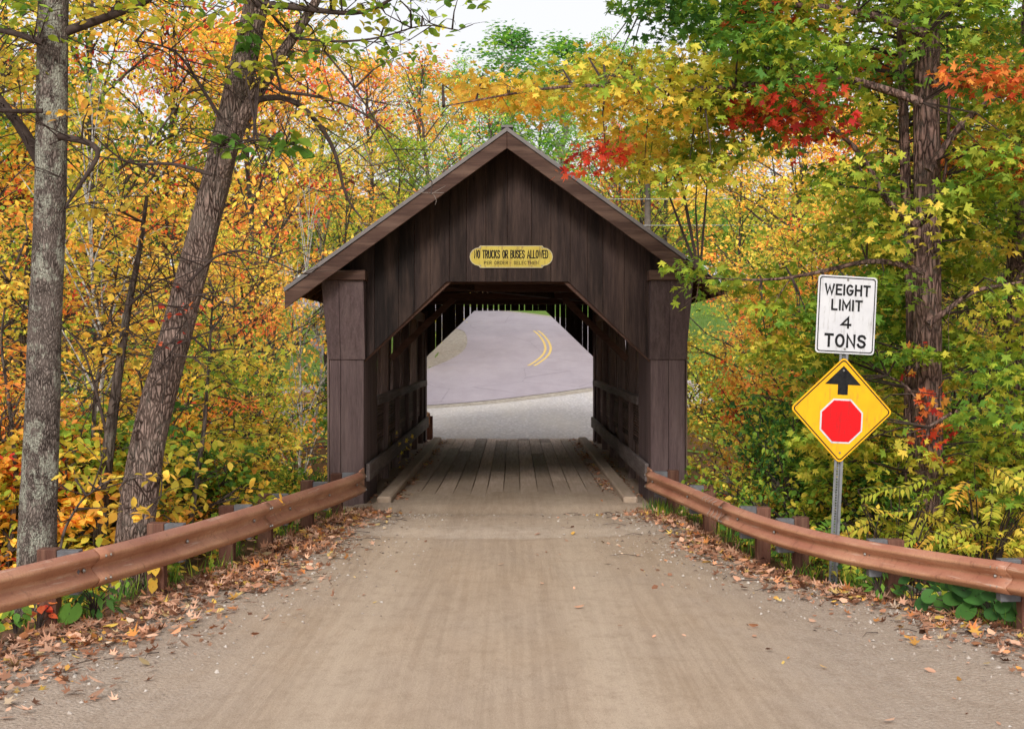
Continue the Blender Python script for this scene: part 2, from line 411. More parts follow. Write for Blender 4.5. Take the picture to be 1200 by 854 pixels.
def rand_dirs(n, up=1.0, spread=.6):
    v = rng.normal(0, spread, (n, 3)); v[:, 2] += up; return v
def rand_y(n):
    v = rng.normal(0, 1, (n, 3)); v[:, 2] -= .5; return v

class Crown:
    """leaf sprays and the twigs that carry them"""
    def __init__(s): s.C = []; s.N = []; s.Yd = []; s.S = []; s.Hu = []; s.tw = MB()
    def spray(s, c, r, n, size, hue, flat=.32, tilt=(0, 0), hs=.09, frm=None, up=1.0, spread=.55, twigs=3, tr=.006, dens=.5):
        c = np.array(c, float)
        a = rng.uniform(0, 2 * math.pi, n); q = rng.random(n) ** dens
        p = np.c_[np.cos(a) * q, np.sin(a) * q, rng.normal(0, .45, n) * flat]
        p[:, 2] -= (q ** 2) * .25
        p[:, 2] += p[:, 0] * tilt[0] + p[:, 1] * tilt[1]
        p *= r; p += c
        s.C.append(p); s.N.append(rand_dirs(n, up, spread)); 
        yd = p - c; yd[:, 2] -= .35 * r; yd += rng.normal(0, .5 * r, (n, 3)); s.Yd.append(yd)
        s.S.append(size * rng.uniform(.6, 1.2, n)); s.Hu.append(hue + rng.normal(0, hs, n))
        if frm is not None:
            f = np.array(frm, float); d = c - f; L = np.linalg.norm(d)
            mid = f + d * .5 + np.array([rng.normal(0, .08), rng.normal(0, .08), .10 + rng.normal(0, .05)]) * L
            s.tw.tube([f, f * .3 + mid * .7 + d * 0, mid, mid * .45 + c * .55, c], np.linspace(tr * 1.5 + L * .004, tr * .6, 5), 5, wob=.1, cap=False)
        for k in range(twigs):
            e = p[rng.integers(0, n)]; m = (c + e) / 2 + np.array([0, 0, .06 * r])
            s.tw.tube([c, m, e], [tr * .6, tr * .45, tr * .2], 4, cap=False)
    def mesh(s, name, shape, off=None, bend=.15):
        return leaves_mesh(name, np.vstack(s.C), np.vstack(s.N), np.vstack(s.Yd), np.concatenate(s.S), shape, np.concatenate(s.Hu), bend, off=off)
    def count(s): return sum(len(x) for x in s.C)

# ------------------------------------------------------------------ terrain
LRY = np.array([-20, 4, 8, 10.0, 11.6, 13.3, 15.0, 16.4, 18.2, 19.8, 20.3])
LRX = np.array([-6, -6, -4.7, -3.86, -3.41, -2.95, -2.64, -2.56, -2.32, -2.13, -2.10])
LRZ = np.array([.6, .6, .6, .60, .592, .619, .612, .572, .554, .532, .53])
RRY = np.array([-20, 4, 8, 10.5, 12.0, 13.3, 14.4, 15.6, 17.5, 20.25])
RRX = np.array([8, 8, 6.0, 4.75, 4.10, 3.55, 2.97, 2.505, 2.28, 1.86])
RRZ = np.array([.5, .5, .5, .49, .463, .40, .395, .465, .515, .552])
lx = lambda Y: np.interp(Y, LRY, LRX)
rx = lambda Y: np.interp(Y, RRY, RRX)
def sm(a, b, x):
    t = np.clip((x - a) / (b - a), 0, 1); return t * t * (3 - 2 * t)
def bumps(X, Y, s=1.0):
    return (np.sin(X * 1.7 * s + 1.3 * np.sin(Y * .9 * s)) + np.sin(Y * 1.3 * s + 2.1 * np.sin(X * .8 * s + 1)) + .5 * np.sin(X * 4.1 * s + Y * 3.3 * s)) / 2.5
def hz(X, Y):
    X = np.asarray(X, float); Y = np.asarray(Y, float)
    z = np.zeros(np.broadcast(X, Y).shape)
    # near side
    z = z - .13 * sm(1.2, 3.0, X) * sm(19.5, 16.5, Y)
    z = z + .012 * bumps(X, Y, .8)
    z = z + .05 * sm(17.15, 17.5, Y - .16 * X * X) * sm(20.3, 18.2, Y) * sm(2.1, 1.4, np.abs(X)) - .03 * np.exp(-((Y - 20.0) / .5) ** 2)
    dl = (lx(Y) - .35) - X; dr = X - (rx(Y) + .35)
    d = np.maximum(np.maximum(dl, dr), 0)
    off = np.minimum(.22 * sm(0, 1, d) + .33 * np.maximum(d - .8, 0), 2.6) * (1 - .35 * sm(0, 1, dr))
    near = z - off + .09 * bumps(X, Y) * sm(0, 1.5, d)
    near = near - .06 * sm(20.4, 20.7, Y)
    # gorge
    g = sm(21.0, 24.5, Y) * sm(37.3, 33.8, Y)
    gg = -2.9 + .15 * bumps(X, Y)
    near = near * (1 - g) + np.minimum(gg, near) * g
    # far side
    fz = .09 * np.clip(Y - 37.0, 0, 66) + .05 * np.clip(Y - 103, 0, 60)
    fz = fz - .05 * np.clip(-X - 3, 0, 14) * sm(36, 44, Y) * sm(80, 60, Y) + .06 * bumps(X * .4, Y * .4) * sm(5, 9, np.abs(X))
    far = fz - .4 * sm(4.2, 7, np.abs(X)) * sm(44, 38, Y)
    t = sm(35.3, 37.4, Y)
    z = near * (1 - t) + far * t
    side = np.maximum(np.abs(X) - 22, 0)
    return z + np.minimum(.16 * side, 12)

def grid(name, xs, ys, m, dz=0., kind='structure', fn=None, mask=None):
    X, Y = np.meshgrid(xs, ys); Z = (fn or hz)(X, Y) + dz
    n, k = X.shape
    v = np.c_[X.ravel(), Y.ravel(), Z.ravel()]
    i = np.arange((n - 1) * (k - 1)); r = i // (k - 1); c = i % (k - 1); a = r * k + c
    f = np.c_[a, a + 1, a + k + 1, a + k]
    if mask is not None:
        cx = v[f].mean(axis=1); f = f[mask(cx[:, 0], cx[:, 1])]
    me = bpy.data.meshes.new(name); me.from_pydata(v.tolist(), [], f.tolist())
    me.polygons.foreach_set('use_smooth', np.ones(len(f), bool)); me.update()
    return link(name, me, m, kind=kind)

def seg(*a): return np.unique(np.concatenate([np.linspace(p, q, n) for p, q, n in a]))
gx = seg((-200, -60, 12), (-60, -12, 50), (-12, 12, 140), (12, 60, 50), (60, 200, 12))
gy = seg((-40, 4, 14), (4, 24, 140), (24, 60, 100), (60, 130, 70), (130, 300, 20))
ground = grid('ground', gx, gy, M['floor'])
ground['label'] = 'leaf-covered forest floor falling away beside the road'

# the packed dirt approach, from rail to rail
ys = seg((-20, 6, 12), (6, 23.4, 140)); V = []; NXs = 46
for y in ys:
    a, b = float(lx(y)) - .12 + .06 * math.sin(y * 3.1), float(rx(y)) + .10 + .07 * math.sin(y * 2.3)
    b = min(b, 1.88 + max(0, 20.4 - y) * .8) if y > 19.5 else b
    if y > 20.2: a = max(a, -2.0 - .9 * max(0, 20.75 - y)); a = max(a, -1.69) if y > 20.7 else a; b = min(b, 1.52) if y > 20.7 else b
    for i in range(NXs):
        x = a + (b - a) * i / (NXs - 1); zz = float(hz(x, y)) + .006
        t = float(sm(19.9, 20.6, y)); lip = .053 - .006 * float(np.clip((y - 21.0) / 1.2, 0, 1)) - .02 * float(np.clip((y - 22.0) / 1.4, 0, 1)) + .003 * math.sin(x * 2.6 + y * 2) + .002 * math.sin(x * 11 + 3 * y)
        V.append((x, y, zz * (1 - t) + t * lip))
V = np.array(V); nr = len(ys)
i = np.arange((nr - 1) * (NXs - 1)); r_ = i // (NXs - 1); c_ = i % (NXs - 1); a_ = r_ * NXs + c_
me = bpy.data.meshes.new('dirt_road'); me.from_pydata(V.tolist(), [], np.c_[a_, a_ + 1, a_ + NXs + 1, a_ + NXs].tolist())
me.polygons.foreach_set('use_smooth', np.ones(len(i), bool)); me.update()
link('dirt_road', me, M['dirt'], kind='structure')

# far side: gravel apron, asphalt, lines, verge
grid('gravel_apron', np.linspace(-6, 6, 40), np.linspace(36.4, 50.5, 50), M['gravel'], .012,
     mask=lambda x, y: (np.abs(x + .1) < 2.3 + np.maximum(0, y - 37) * .5))
_c = [(-60, 38), (-20, 43), (-9, 44.6), (-3.5, 47)]
for y in np.arange(50, 88.1, 2): _c.append(((1.45 - (y - 63) ** 2 * (.0119 if y < 63 else .0049)) if y < 72 else 1.05 - (y - 72) * .22 - .013 * (y - 72) ** 2, y))
_c += [(-11, 95), (-22, 101), (-48, 110)]
ctr = np.array(_c, float)
def spline(P, n):
    t = np.concatenate([[0], np.cumsum(np.linalg.norm(np.diff(P, axis=0), axis=1))]); tt = np.linspace(0, t[-1], n)
    out = np.stack([np.interp(tt, t, P[:, k]) for k in range(P.shape[1])], 1)
    for _ in range(5): out[1:-1] = (out[:-2] + out[1:-1] * 2 + out[2:]) / 4
    return out
RC = spline(ctr, 400)
def ribbon(name, path, offs, m, dz, kind='structure', parent=None):
    T = np.gradient(path, axis=0); T /= np.linalg.norm(T, axis=1)[:, None]; Nn = np.c_[T[:, 1], -T[:, 0]]
    V = []
    for p, nn in zip(path, Nn):
        for o in offs: q = p + nn * o; V.append((q[0], q[1], float(hz(q[0], q[1])) + dz))
    k = len(offs); fs = [(i*k+j, i*k+j+1, (i+1)*k+j+1, (i+1)*k+j) for i in range(len(path)-1) for j in range(k-1)]
    me = bpy.data.meshes.new(name); me.from_pydata(V, [], fs); me.polygons.foreach_set('use_smooth', np.ones(len(fs), bool)); me.update()
    return link(name, me, m, parent, kind)
ribbon('road_shoulder', RC, np.linspace(-4.7, 4.4, 12), M['verge'], .014)
ribbon('asphalt_road', RC, np.linspace(-3.45, 3.75, 12), M['asphalt'], .028)
grid('asphalt_junction', np.linspace(-7, 7, 90), np.linspace(47.2, 60, 120), M['asphalt'], .022,
     mask=lambda x, y: (y > 48.0 + .35 * np.sin(x * 1.7) + .25 * np.sin(x * 5.3)) & (x > -2.2 - (55 - y) * .9) & (x < 4.6 + (y < 52) * (52 - y) * .5))
sel = RC[(RC[:, 1] > 54.5) & (RC[:, 1] < 72)]
ln1 = ribbon('road_marking', sel, [-.16, -.06], M['yellow_line'], .034)
ln1['label'] = 'double yellow centre line on the bend, inner stripe'
ln2 = ribbon('road_marking', sel, [.06, .16], M['yellow_line'], .034)
ln2['label'] = 'double yellow centre line on the bend, outer stripe'
grid('lawn', seg((-22, 22, 80)), np.linspace(36.5, 96, 100), M['lawn_soil'], .006, mask=lambda x, y: ((y > 44) | (np.abs(x) > 2.4)) & (np.abs(x) < 20))
br = MB(); br.add([(-60, 26.5, -2.6), (60, 26.5, -2.6), (60, 31.5, -2.6), (-60, 31.5, -2.6)], [(0, 1, 2, 3)])
br.build('brook_water', M['water'], kind='structure')

# ------------------------------------------------------------------ covered bridge
BX, BY, BE = -.09, 20.9, 35.9
bridge = thing('covered_bridge', 'dark brown gabled covered bridge spanning the end of the dirt road', 'covered bridge', (BX, BY, 0))
OFF = (0, BY, 0)                       # bridge pieces are written with x from the axis and world y
ES, PK = .723, 5.21
def opening(a):
    a = abs(a)
    if a < .854: return 3.13
    return 3.13 - (min(a, 2.0) - .854) * (3.13 - 2.03) / (2.0 - .854)
def gable(y0, y1, gap, part):
    mb = MB(); x = -2.47
    brk = [-2.0, -.854, 0, .854, 2.0]
    while x < 2.46:
        w = random.choice([.24, .27, .3, .22, .34] if gap < .01 else [.13, .16, .2]); x1 = min(x + w, 2.47)
        if 2.47 - x1 < .1: x1 = 2.47
        g = gap * random.choice([.05, .3, .6, 1, .1]) if gap > .01 else gap
        xs = [x + g / 2] + [b for b in brk if x + g < b < x1 - g] + [x1 - g / 2]
        poly = [(q, opening(q)) for q in xs] + [(q, PK - .16 - ES * abs(q)) for q in reversed(xs)]
        dy = random.uniform(0, .012)
        mb.prism(poly, y0 + dy, y1 + dy)
        x = x1
    return mb.build(part, M['siding'], bridge, off=OFF)
gable(BY, BY + .03, .006, 'portal_siding')
gable(BE - .05, BE - .02, .035, 'portal_siding')
# inner skin of battens so no light leaks through the near gable, frame behind it
mb = MB()
for s in (-1, 1):
    mb.beam((s * .80, BY + .11, 3.19), (s * 2.06, BY + .11, 1.97 + .06), .12, .12)
mb.beam((-.9, BY + .11, 3.20), (.9, BY + .11, 3.20), .12, .13)
mb.build('portal_frame', M['beam'], bridge, off=OFF, bevel=.006)
# pilasters
for s in (-1, 1):
    for yb, back in ((BY, 0), (BE, 1)):
        d = -1 if back else 1
        y_front = yb - .10 * d; y_back = yb + 1.95 * d if not back else yb - .5
        mb = MB()
        xin, xo = (2.0, 2.475)
        # two front boards with a seam, side boards running back
        sp = 2.32 if s < 0 else 2.25
        mb.box((min(s*xin, s*(sp-.003)), min(y_front, y_front+.03*d), -.25), (max(s*xin, s*(sp-.003)), max(y_front, y_front+.03*d), 2.04))
        mb.box((min(s*(sp+.003), s*xo), min(y_front, y_front+.03*d), -.25), (max(s*(sp+.003), s*xo), max(y_front, y_front+.03*d), 2.04))
        L = abs(y_back - y_front); nb = 5 if not back else 2
        for k in range(nb):
            ya = y_front + d * (.033 + (L - .035) * k / nb); yb2 = y_front + d * (.033 + (L - .035) * (k + 1) / nb - .004)
            for xx in (xin, xo - .03):
                mb.box((min(s*xx, s*(xx+.03)), min(ya, yb2), -.25), (max(s*xx, s*(xx+.03)), max(ya, yb2), 2.7))
        p = mb.build('pilaster', M['box'], bridge, off=OFF, bevel=.004)
        # flared head and cap
        mb = MB()
        zt, zb = 3.13, 2.04
        f0, f1 = y_front - .02 * d, y_front - .24 * d
        for xa, xb in ((xin - .02, sp - .002), (sp + .002, xo + .01)):
            ex = .08 if xb > 2.4 else 0
            vs = [(s*xa, f0, zb), (s*xb, f0, zb), (s*(xb+ex), f1, zt), (s*xa, f1, zt), (s*xa, f0+.26*d, zb), (s*xb, f0+.26*d, zb), (s*(xb+ex), f0+.26*d, zt), (s*xa, f0+.26*d, zt)]
            mb.add(vs, [(0,1,2,3),(4,7,6,5),(0,4,5,1),(1,5,6,2),(2,6,7,3),(3,7,4,0)])
        h = mb.build('pilaster_head', M['box'], bridge, off=OFF, bevel=.004)
        mb = MB(); mb.box((min(s*(xin-.05), s*(xo+.13)), min(f1-.05*d, f0+.1*d), 3.133), (max(s*(xin-.05), s*(xo+.13)), max(f1-.05*d, f0+.1*d), 3.27))
        mb.build('cap', M['rake'], h, off=OFF, bevel=.008)
# roof
y0r, y1r = 20.30, BE + .75
EW = 3.0
for s in (-1, 1):
    mb = MB()
    # underside planks across, tin above
    n = 18
    for k in range(n):
        a0, a1 = EW * k / n, EW * (k + 1) / n - .004
        mb.prism([(s*a0, PK-.085-ES*a0), (s*a1, PK-.085-ES*a1), (s*a1, PK-.055-ES*a1), (s*a0, PK-.055-ES*a0)], y0r + .03, y1r - .03)
    rf = mb.build('roof', M['beam'], bridge, off=OFF)
    mb = MB()
    # corrugated sheet: ridges run from ridge to eave
    n = 360; vs = []; fs = []
    for k in range(n + 1):
        y = y0r + (y1r - y0r) * k / n; c = .014 * math.sin(k * math.pi / 2)
        for a in (0., EW + .04): vs.append((s*a, y, PK - .028 - ES*a + c)); 
    for k in range(n): fs.append((2*k, 2*k+1, 2*k+3, 2*k+2))
    mb.add(vs, fs); mb.build('tin_sheet', M['tin'], rf, off=OFF)
    # rake boards, front and rear (the front right one stops short of the eave)
    for yy, lim in ((y0r - .025, 3.02 if s < 0 else 2.42), (y1r - .01, 3.02)):
        mb = MB()
        mb.prism([(s*.0, PK-.075), (s*lim, PK-.075-ES*lim), (s*lim, PK-.30-ES*lim), (0, PK-.30)] if s > 0 else
                 [(s*.002, PK-.075), (s*.002, PK-.30), (s*lim, PK-.30-ES*lim), (s*lim, PK-.075-ES*lim)], yy, yy + .035)
        o = mb.build('rake_board', M['rake'], bridge, off=OFF, bevel=.006)
        mb = MB()
        mb.prism([(0, PK-.01), (s*lim*1.003, PK-.01-ES*lim), (s*lim*1.003, PK-.072-ES*lim), (0, PK-.072)], yy - .02, yy + .03)
        mb.build('drip_edge', M['tin'], o, off=OFF, bevel=.004)
    # eave fascia
    mb = MB(); mb.box((min(s*2.93, s*2.96), y0r + .03, PK-.085-ES*3 - .03), (max(s*2.93, s*2.96), y1r - .03, PK-.08-ES*3 + .012))
    mb.build('fascia', M['beam'], bridge, off=OFF)
    # rafters with tails
    for k in range(25):
        y = y0r + .12 + k * (y1r - y0r - .24) / 24
        mb = MB(); mb.prism([(s*.02, PK-.09-ES*.02), (s*2.92, PK-.09-ES*2.92), (s*2.92, PK-.19-ES*2.92), (s*.02, PK-.25)], y - .03, y + .03)
        mb.build('rafter', M['beam'], bridge, off=OFF)
mb = MB(); mb.beam((0, y0r - .03, PK + .0), (0, y1r, PK + .0), .16, .03); mb.build('ridge_cap', M['tin'], bridge, off=OFF)
# side walls
for s in (-1, 1):
    mb = MB(); y = BY + .05
    while y < BE - .1:
        w = random.uniform(.16, .27); mb.box((min(s*2.50, s*2.525), y, -.35), (max(s*2.50, s*2.525), min(y + w, BE), 1.52)); y += w + .006
    mb.box((min(s*2.50, s*2.525), BY, 3.02), (max(s*2.50, s*2.525), BE, 3.29), r=.5)
    y = BY + 2.0; mb.box((min(s*2.50, s*2.525), BY + .03, 1.525), (max(s*2.50, s*2.525), y, 3.015), r=.4)
    while y < BE - .1:
        w = random.uniform(.14, .30); ragged = random.uniform(0, .10)
        mb.box((min(s*2.505, s*2.522), y, 1.525), (max(s*2.505, s*2.522), min(y + w, BE), 3.015 - ragged)); y += w + random.choice([.02, .03, .4, .8, 1.2])
    mb.build('side_wall', M['inner'], bridge, off=OFF)
    # loose upright planks on the inside in the upper half
    mb = MB(); y = BY + 2.0
    while y < BE - .3:
        w = random.uniform(.09, .2); lean = random.uniform(-.2, .2)
        mb.beam((s*2.19, y, 1.3), (s*2.17, y + lean, 2.9), .03, w, up=(0, 1, 0)); y += w + random.uniform(.25, .95)
    mb.build('truss_planks', M['post'], bridge, off=OFF)
    # main posts and braces
    ny = [22.95, 25.4, 27.9, 30.4, 32.9, 35.1]
    for y in ny:
        mb = MB(); mb.box((min(s*2.04, s*2.16), y - .08, -.1), (max(s*2.04, s*2.16), y + .08, 3.05)); mb.build('truss_post', M['post'], bridge, off=OFF, bevel=.008)
    for k in range(len(ny) - 1):
        mb = MB(); mb.beam((s*2.24, ny[k], .5 if k < 3 else 2.8), (s*2.24, ny[k+1], 2.8 if k < 3 else .5), .05, .16, up=(s, 0, 0)); mb.build('truss_brace', M['post'], bridge, off=OFF)
    mb = MB(); mb.box((min(s*2.03, s*2.3), BY+.1, 2.86), (max(s*2.03, s*2.3), BE-.1, 3.06)); mb.build('wall_plate', M['beam'], bridge, off=OFF, bevel=.008)
    # closely spaced horizontal slats in the lower half over dark boards
    mb = MB(); z = .66
    while z < 1.32:
        mb.box((min(s*2.115, s*2.135), BY + 2.0, z), (max(s*2.115, s*2.135), BE - .35, z + .028)); z += .047
    mb.build('lattice_panel', M['slat'], bridge, off=OFF)
    mb = MB(); y = BY + 1.95
    while y < BE - .3:
        mb.box((min(s*2.15, s*2.165), y, .0), (max(s*2.15, s*2.165), y + .2, 1.34)); y += .215
    mb.build('lower_boards', M['inner'], bridge, off=OFF)
    mb = MB(); 
    ys = np.linspace(BY + 1.95, BE - .3, 12)
    for a, b in zip(ys[:-1], ys[1:]): mb.beam((s*2.02, a, 1.41 + .01*math.sin(a)), (s*2.02, b, 1.41 + .01*math.sin(b)), .10, .13, r=.5)
    mb.build('hand_rail', M['rail'], bridge, off=OFF, bevel=.006)
    mb = MB()
    cuts = [BY + .05, BY + 5.2, BY + 10.1, BE - .35]
    for k in range(3): mb.box((min(s*1.93, s*1.985), cuts[k], .33 + .012*k), (max(s*1.93, s*1.985), cuts[k+1] - .008, .58 + .012*k))
    mb.build('guard_plank', M['rail'], bridge, off=OFF, bevel=.008)
    mb = MB()
    for k in range(3): mb.box((min(s*1.62, s*1.82), cuts[k] - .15, .0), (max(s*1.62, s*1.82), cuts[k+1] - .16, .13), r=.6)
    mb.build('wheel_curb', M['deck'], bridge, off=OFF, bevel=.02)
for y in (23.0, 26.6, 30.4, 34.2):
    mb = MB(); mb.beam((-2.3, y, 3.27 + random.uniform(-.02, .03)), (2.3, y, 3.27 + random.uniform(-.02, .03)), .12, .13, up=(0, 0, 1)); mb.build('tie_beam', M['beam'], bridge, off=OFF, bevel=.008)
for y in (24.0, 27.6, 31.3, 34.9):
    mb = MB(); mb.box((-1.7, y - .04, 3.72), (1.7, y + .04, 3.86)); mb.build('collar_beam', M['beam'], bridge, off=OFF, bevel=.006)
for y in (26.6,):
    for s in (-1, 1):
        mb = MB(); mb.beam((s*2.10, y, 2.02), (s*.98, y, 3.10), .11, .12, up=(0, 1, 0)); mb.build('knee_brace', M['beam'], bridge, off=OFF, bevel=.006)
mb = MB(); mb.beam((-2.0, 23.2, 3.30), (2.1, 33.5, 3.28), .12, .10); mb.beam((2.0, 23.2, 3.32), (-2.1, 33.5, 3.42), .12, .08)
mb.build('wind_brace', M['beam'], bridge, off=OFF)
# deck
mb = MB(); y = BY - .25
while y < BE + .35:
    mb.box((-2.5, y, -.09), (2.5, y + .225, 0.0), r=random.uniform(.1, .5)); y += .232
mb.build('deck', M['deck'], bridge, off=OFF)
mb = MB(); x = -1.53
while x < 1.5:
    w = random.uniform(.225, .27); yy = BY - .2
    while yy < BE + .3:
        L = random.choice([3.6, 4.8, 5.5]); e = min(yy + L, BE + .33)
        mb.box((x, yy, .002), (x + w - .014, e - .006, .042 + random.uniform(0, .007))); yy = e
    x += w
mb.build('runner_planks', M['deck'], bridge, off=OFF, bevel=.004)
mb = MB()
for x in (-2.2, -1.1, 0, 1.1, 2.2): mb.box((x - .12, BY + .3, -.5), (x + .12, BE - .2, -.095))
mb.build('floor_stringer', M['beam'], bridge, off=OFF)
mb = MB(); mb.box((-2.9, 20.75, -3.2), (2.9, 21.5, -.12)); mb.box((-2.9, 35.3, -3.2), (2.9, 36.3, -.12)); mb.build('abutment', M['conc'], bridge, off=OFF, bevel=.03)

# ------------------------------------------------------------------ text
def arc(cx, cy, rx_, ry, a0, a1, n=8): return [(cx + rx_ * math.cos(R(a0 + (a1 - a0) * k / n)), cy + ry * math.sin(R(a0 + (a1 - a0) * k / n))) for k in range(n + 1)]
GL = {   # letter: (width, strokes) on a unit cap height
 'A': (.70, [[(0, 0), (.35, 1), (.70, 0)], [(.13, .30), (.57, .30)]]),
 'B': (.56, [[(0, 0), (0, 1), (.34, 1)] + arc(.34, .765, .19, .235, 80, -80) + [(0, .53)], [(.34, .53)] + arc(.34, .265, .22, .265, 80, -80) + [(0, 0)]]),
 'C': (.58, [arc(.30, .5, .29, .5, 50, 310, 14)]),
 'D': (.58, [[(0, 0), (0, 1), (.26, 1)] + arc(.26, .5, .32, .5, 80, -80, 12) + [(.26, 0), (0, 0)]]),
 'E': (.48, [[(.48, 1), (0, 1), (0, 0), (.48, 0)], [(0, .52), (.40, .52)]]),
 'G': (.60, [arc(.30, .5, .29, .5, 50, 345, 14) + [(.585, .45), (.34, .45)]]),
 'H': (.56, [[(0, 0), (0, 1)], [(.56, 0), (.56, 1)], [(0, .52), (.56, .52)]]),
 'I': (.0, [[(0, 0), (0, 1)]]),
 'K': (.58, [[(0, 0), (0, 1)], [(.55, 1), (0, .38)], [(.17, .55), (.58, 0)]]),
 'L': (.46, [[(0, 1), (0, 0), (.46, 0)]]),
 'M': (.70, [[(0, 0), (0, 1), (.35, .25), (.70, 1), (.70, 0)]]),
 'N': (.56, [[(0, 0), (0, 1), (.56, 0), (.56, 1)]]),
 'O': (.60, [arc(.30, .5, .30, .5, 90, 450, 18)]),
 'P': (.54, [[(0, 0), (0, 1), (.30, 1)] + arc(.30, .74, .24, .26, 80, -80) + [(0, .48)]]),
 'R': (.56, [[(0, 0), (0, 1), (.30, 1)] + arc(.30, .74, .24, .26, 80, -80) + [(0, .48)], [(.28, .48), (.56, 0)]]),
 'S': (.56, [[(.54, .82), (.46, .95), (.29, 1), (.11, .95), (.03, .78), (.09, .61), (.29, .53), (.47, .43), (.55, .25), (.46, .06), (.28, 0), (.09, .06), (.01, .20)]]),
 'T': (.56, [[(0, 1), (.56, 1)], [(.28, 1), (.28, 0)]]),
 'U': (.56, [[(0, 1), (0, .3)] + arc(.28, .28, .28, .28, 180, 360, 10) + [(.56, 1)]]),
 'W': (.84, [[(0, 1), (.20, 0), (.42, .85), (.64, 0), (.84, 1)]]),
 '4': (.62, [[(.46, 0), (.46, 1), (0, .28), (.62, .28)]]),
 '\u00b7': (.0, [[(0, .44), (0, .56)]]), ' ': (.30, [])}
def letters(name, rows, m, parent, y=-.004, t=.15):
    mb = MB(); cnt = 0
    for (txt, w, h, cx, cz, _, sp) in rows:
        gap = .26 * sp; tot = sum(GL[c][0] for c in txt) + gap * (len(txt) - 1); kx = w / (tot + t); x = -tot / 2
        for c in txt:
            for st in GL[c][1]:
                P = np.array([((x + p[0]) * kx, (p[1] - .5) * h * (1 - t)) for p in st]); n = len(P)
                closed = np.allclose(P[0], P[-1]); th = t * h / 2
                vs = []
                for i in range(n):
                    a = P[i] - P[i - 1] if i > 0 else (P[0] - P[-2] if closed else P[1] - P[0])
                    b = P[i + 1] - P[i] if i < n - 1 else (P[1] - P[0] if closed else P[-1] - P[-2])
                    a = a / (np.linalg.norm(a) + 1e-9); b = b / (np.linalg.norm(b) + 1e-9)
                    nn = np.array([-a[1] - b[1], a[0] + b[0]]); ln_ = np.linalg.norm(nn); nn = nn / (ln_ + 1e-9)
                    m_ = th / max(.45, abs(nn @ np.array([-a[1], a[0]])))
                    q = P[i]
                    if not closed and i == 0: q = q - b * th
                    if not closed and i == n - 1: q = q + a * th
                    for s_ in (1, -1): v = q + nn * m_ * s_; vs.append((v[0] + cx, y - .0001 * (cnt % 3), v[1] + cz))
                mb.add(vs, [(2*i, 2*i+1, 2*i+3, 2*i+2) for i in range(n - 1)], .5); cnt += 1
            x += GL[c][0] + gap
    return mb.build(name, m, parent)
def rrect(w, h, r, n=6):
    P = []
    for cx, cz, a0 in ((w/2-r, h/2-r, 0), (-w/2+r, h/2-r, 90), (-w/2+r, -h/2+r, 180), (w/2-r, -h/2+r, 270)):
        for k in range(n + 1): a = R(a0 + 90 * k / n); P.append((cx + r * math.cos(a), cz + r * math.sin(a)))
    return P
def outline(mb, P, Q, y):
    n = len(P); mb.add([(p[0], y, p[1]) for p in P] + [(p[0], y, p[1]) for p in Q], [(i, (i+1) % n, (i+1) % n + n, i + n) for i in range(n)], .5)

# plate over the portal
pl = thing('portal_sign', 'faded yellow plate with clipped corners on the gable, forbidding trucks and buses', 'sign', (-.035, BY - .012, 2.15 + (412 - 301) / 83.7))
pw, ph, n_ = 1.185, .31, .03
Pp = []
r0 = ph / 2 - .028
for k in range(9): a = R(-90 + 180 * k / 8); Pp.append((pw/2 - r0 - .01 + r0 * math.cos(a) , r0 * math.sin(a)))
Pp = [(pw/2-r0-.03, -ph/2)] + Pp + [(pw/2-r0-.03, ph/2)]
Pp = Pp + [(-x, -z) for x, z in Pp]
mb = MB(); mb.prism(Pp, 0, .01, .5); mb.build('sign_plate', M['old_sign'], pl)
mb = MB(); Q = [(x * .985, z * .94) for x, z in Pp]; outline(mb, Pp, Q, -.002); mb.build('pale_rim', plain('worn_rim', (.60, .52, .34), .5), pl)
for row in [('NO TRUCKS OR BUSES ALLOWED', 1.03, .12, 0, .035, .010, 1.06), ('PER ORDER · SELECTMEN', .76, .05, 0, -.085, .012, 1.2)]: letters('lettering', [row], M['black'], pl, t=.12 if row[0][0] == 'N' else .13)
mb = MB()
for x in (-.43, .43):
    for z in (-.125, .125): mb.tube([(x, .0, z), (x, -.008, z)], [.011, .009], 8)
mb.build('screws', M['bolt'], pl)

# sign post with two signs: the whole assembly leans 2.9 degrees
SY = 14.7
foot = W(976, 706, SY); zg = float(hz(foot[0], SY))
lean, yaw = R(2.9), R(8)
from mathutils import Euler
PM = Euler((0, lean, yaw)).to_matrix()
def place(o, px, py, off=-.012):
    k = (W(px, py, SY)[2] - zg) / PM[2][2]
    o.location = Vector((foot[0], SY, zg)) + PM @ Vector((0, off, k)); o.rotation_euler = (0, lean, yaw)
sp = thing('sign_post', 'perforated galvanised channel post leaning behind the right guardrail', 'sign post')
sp.location = (foot[0], SY, zg); sp.rotation_euler = (0, lean, yaw)
mb = MB(); hgt = (706 - 345) * SY / F
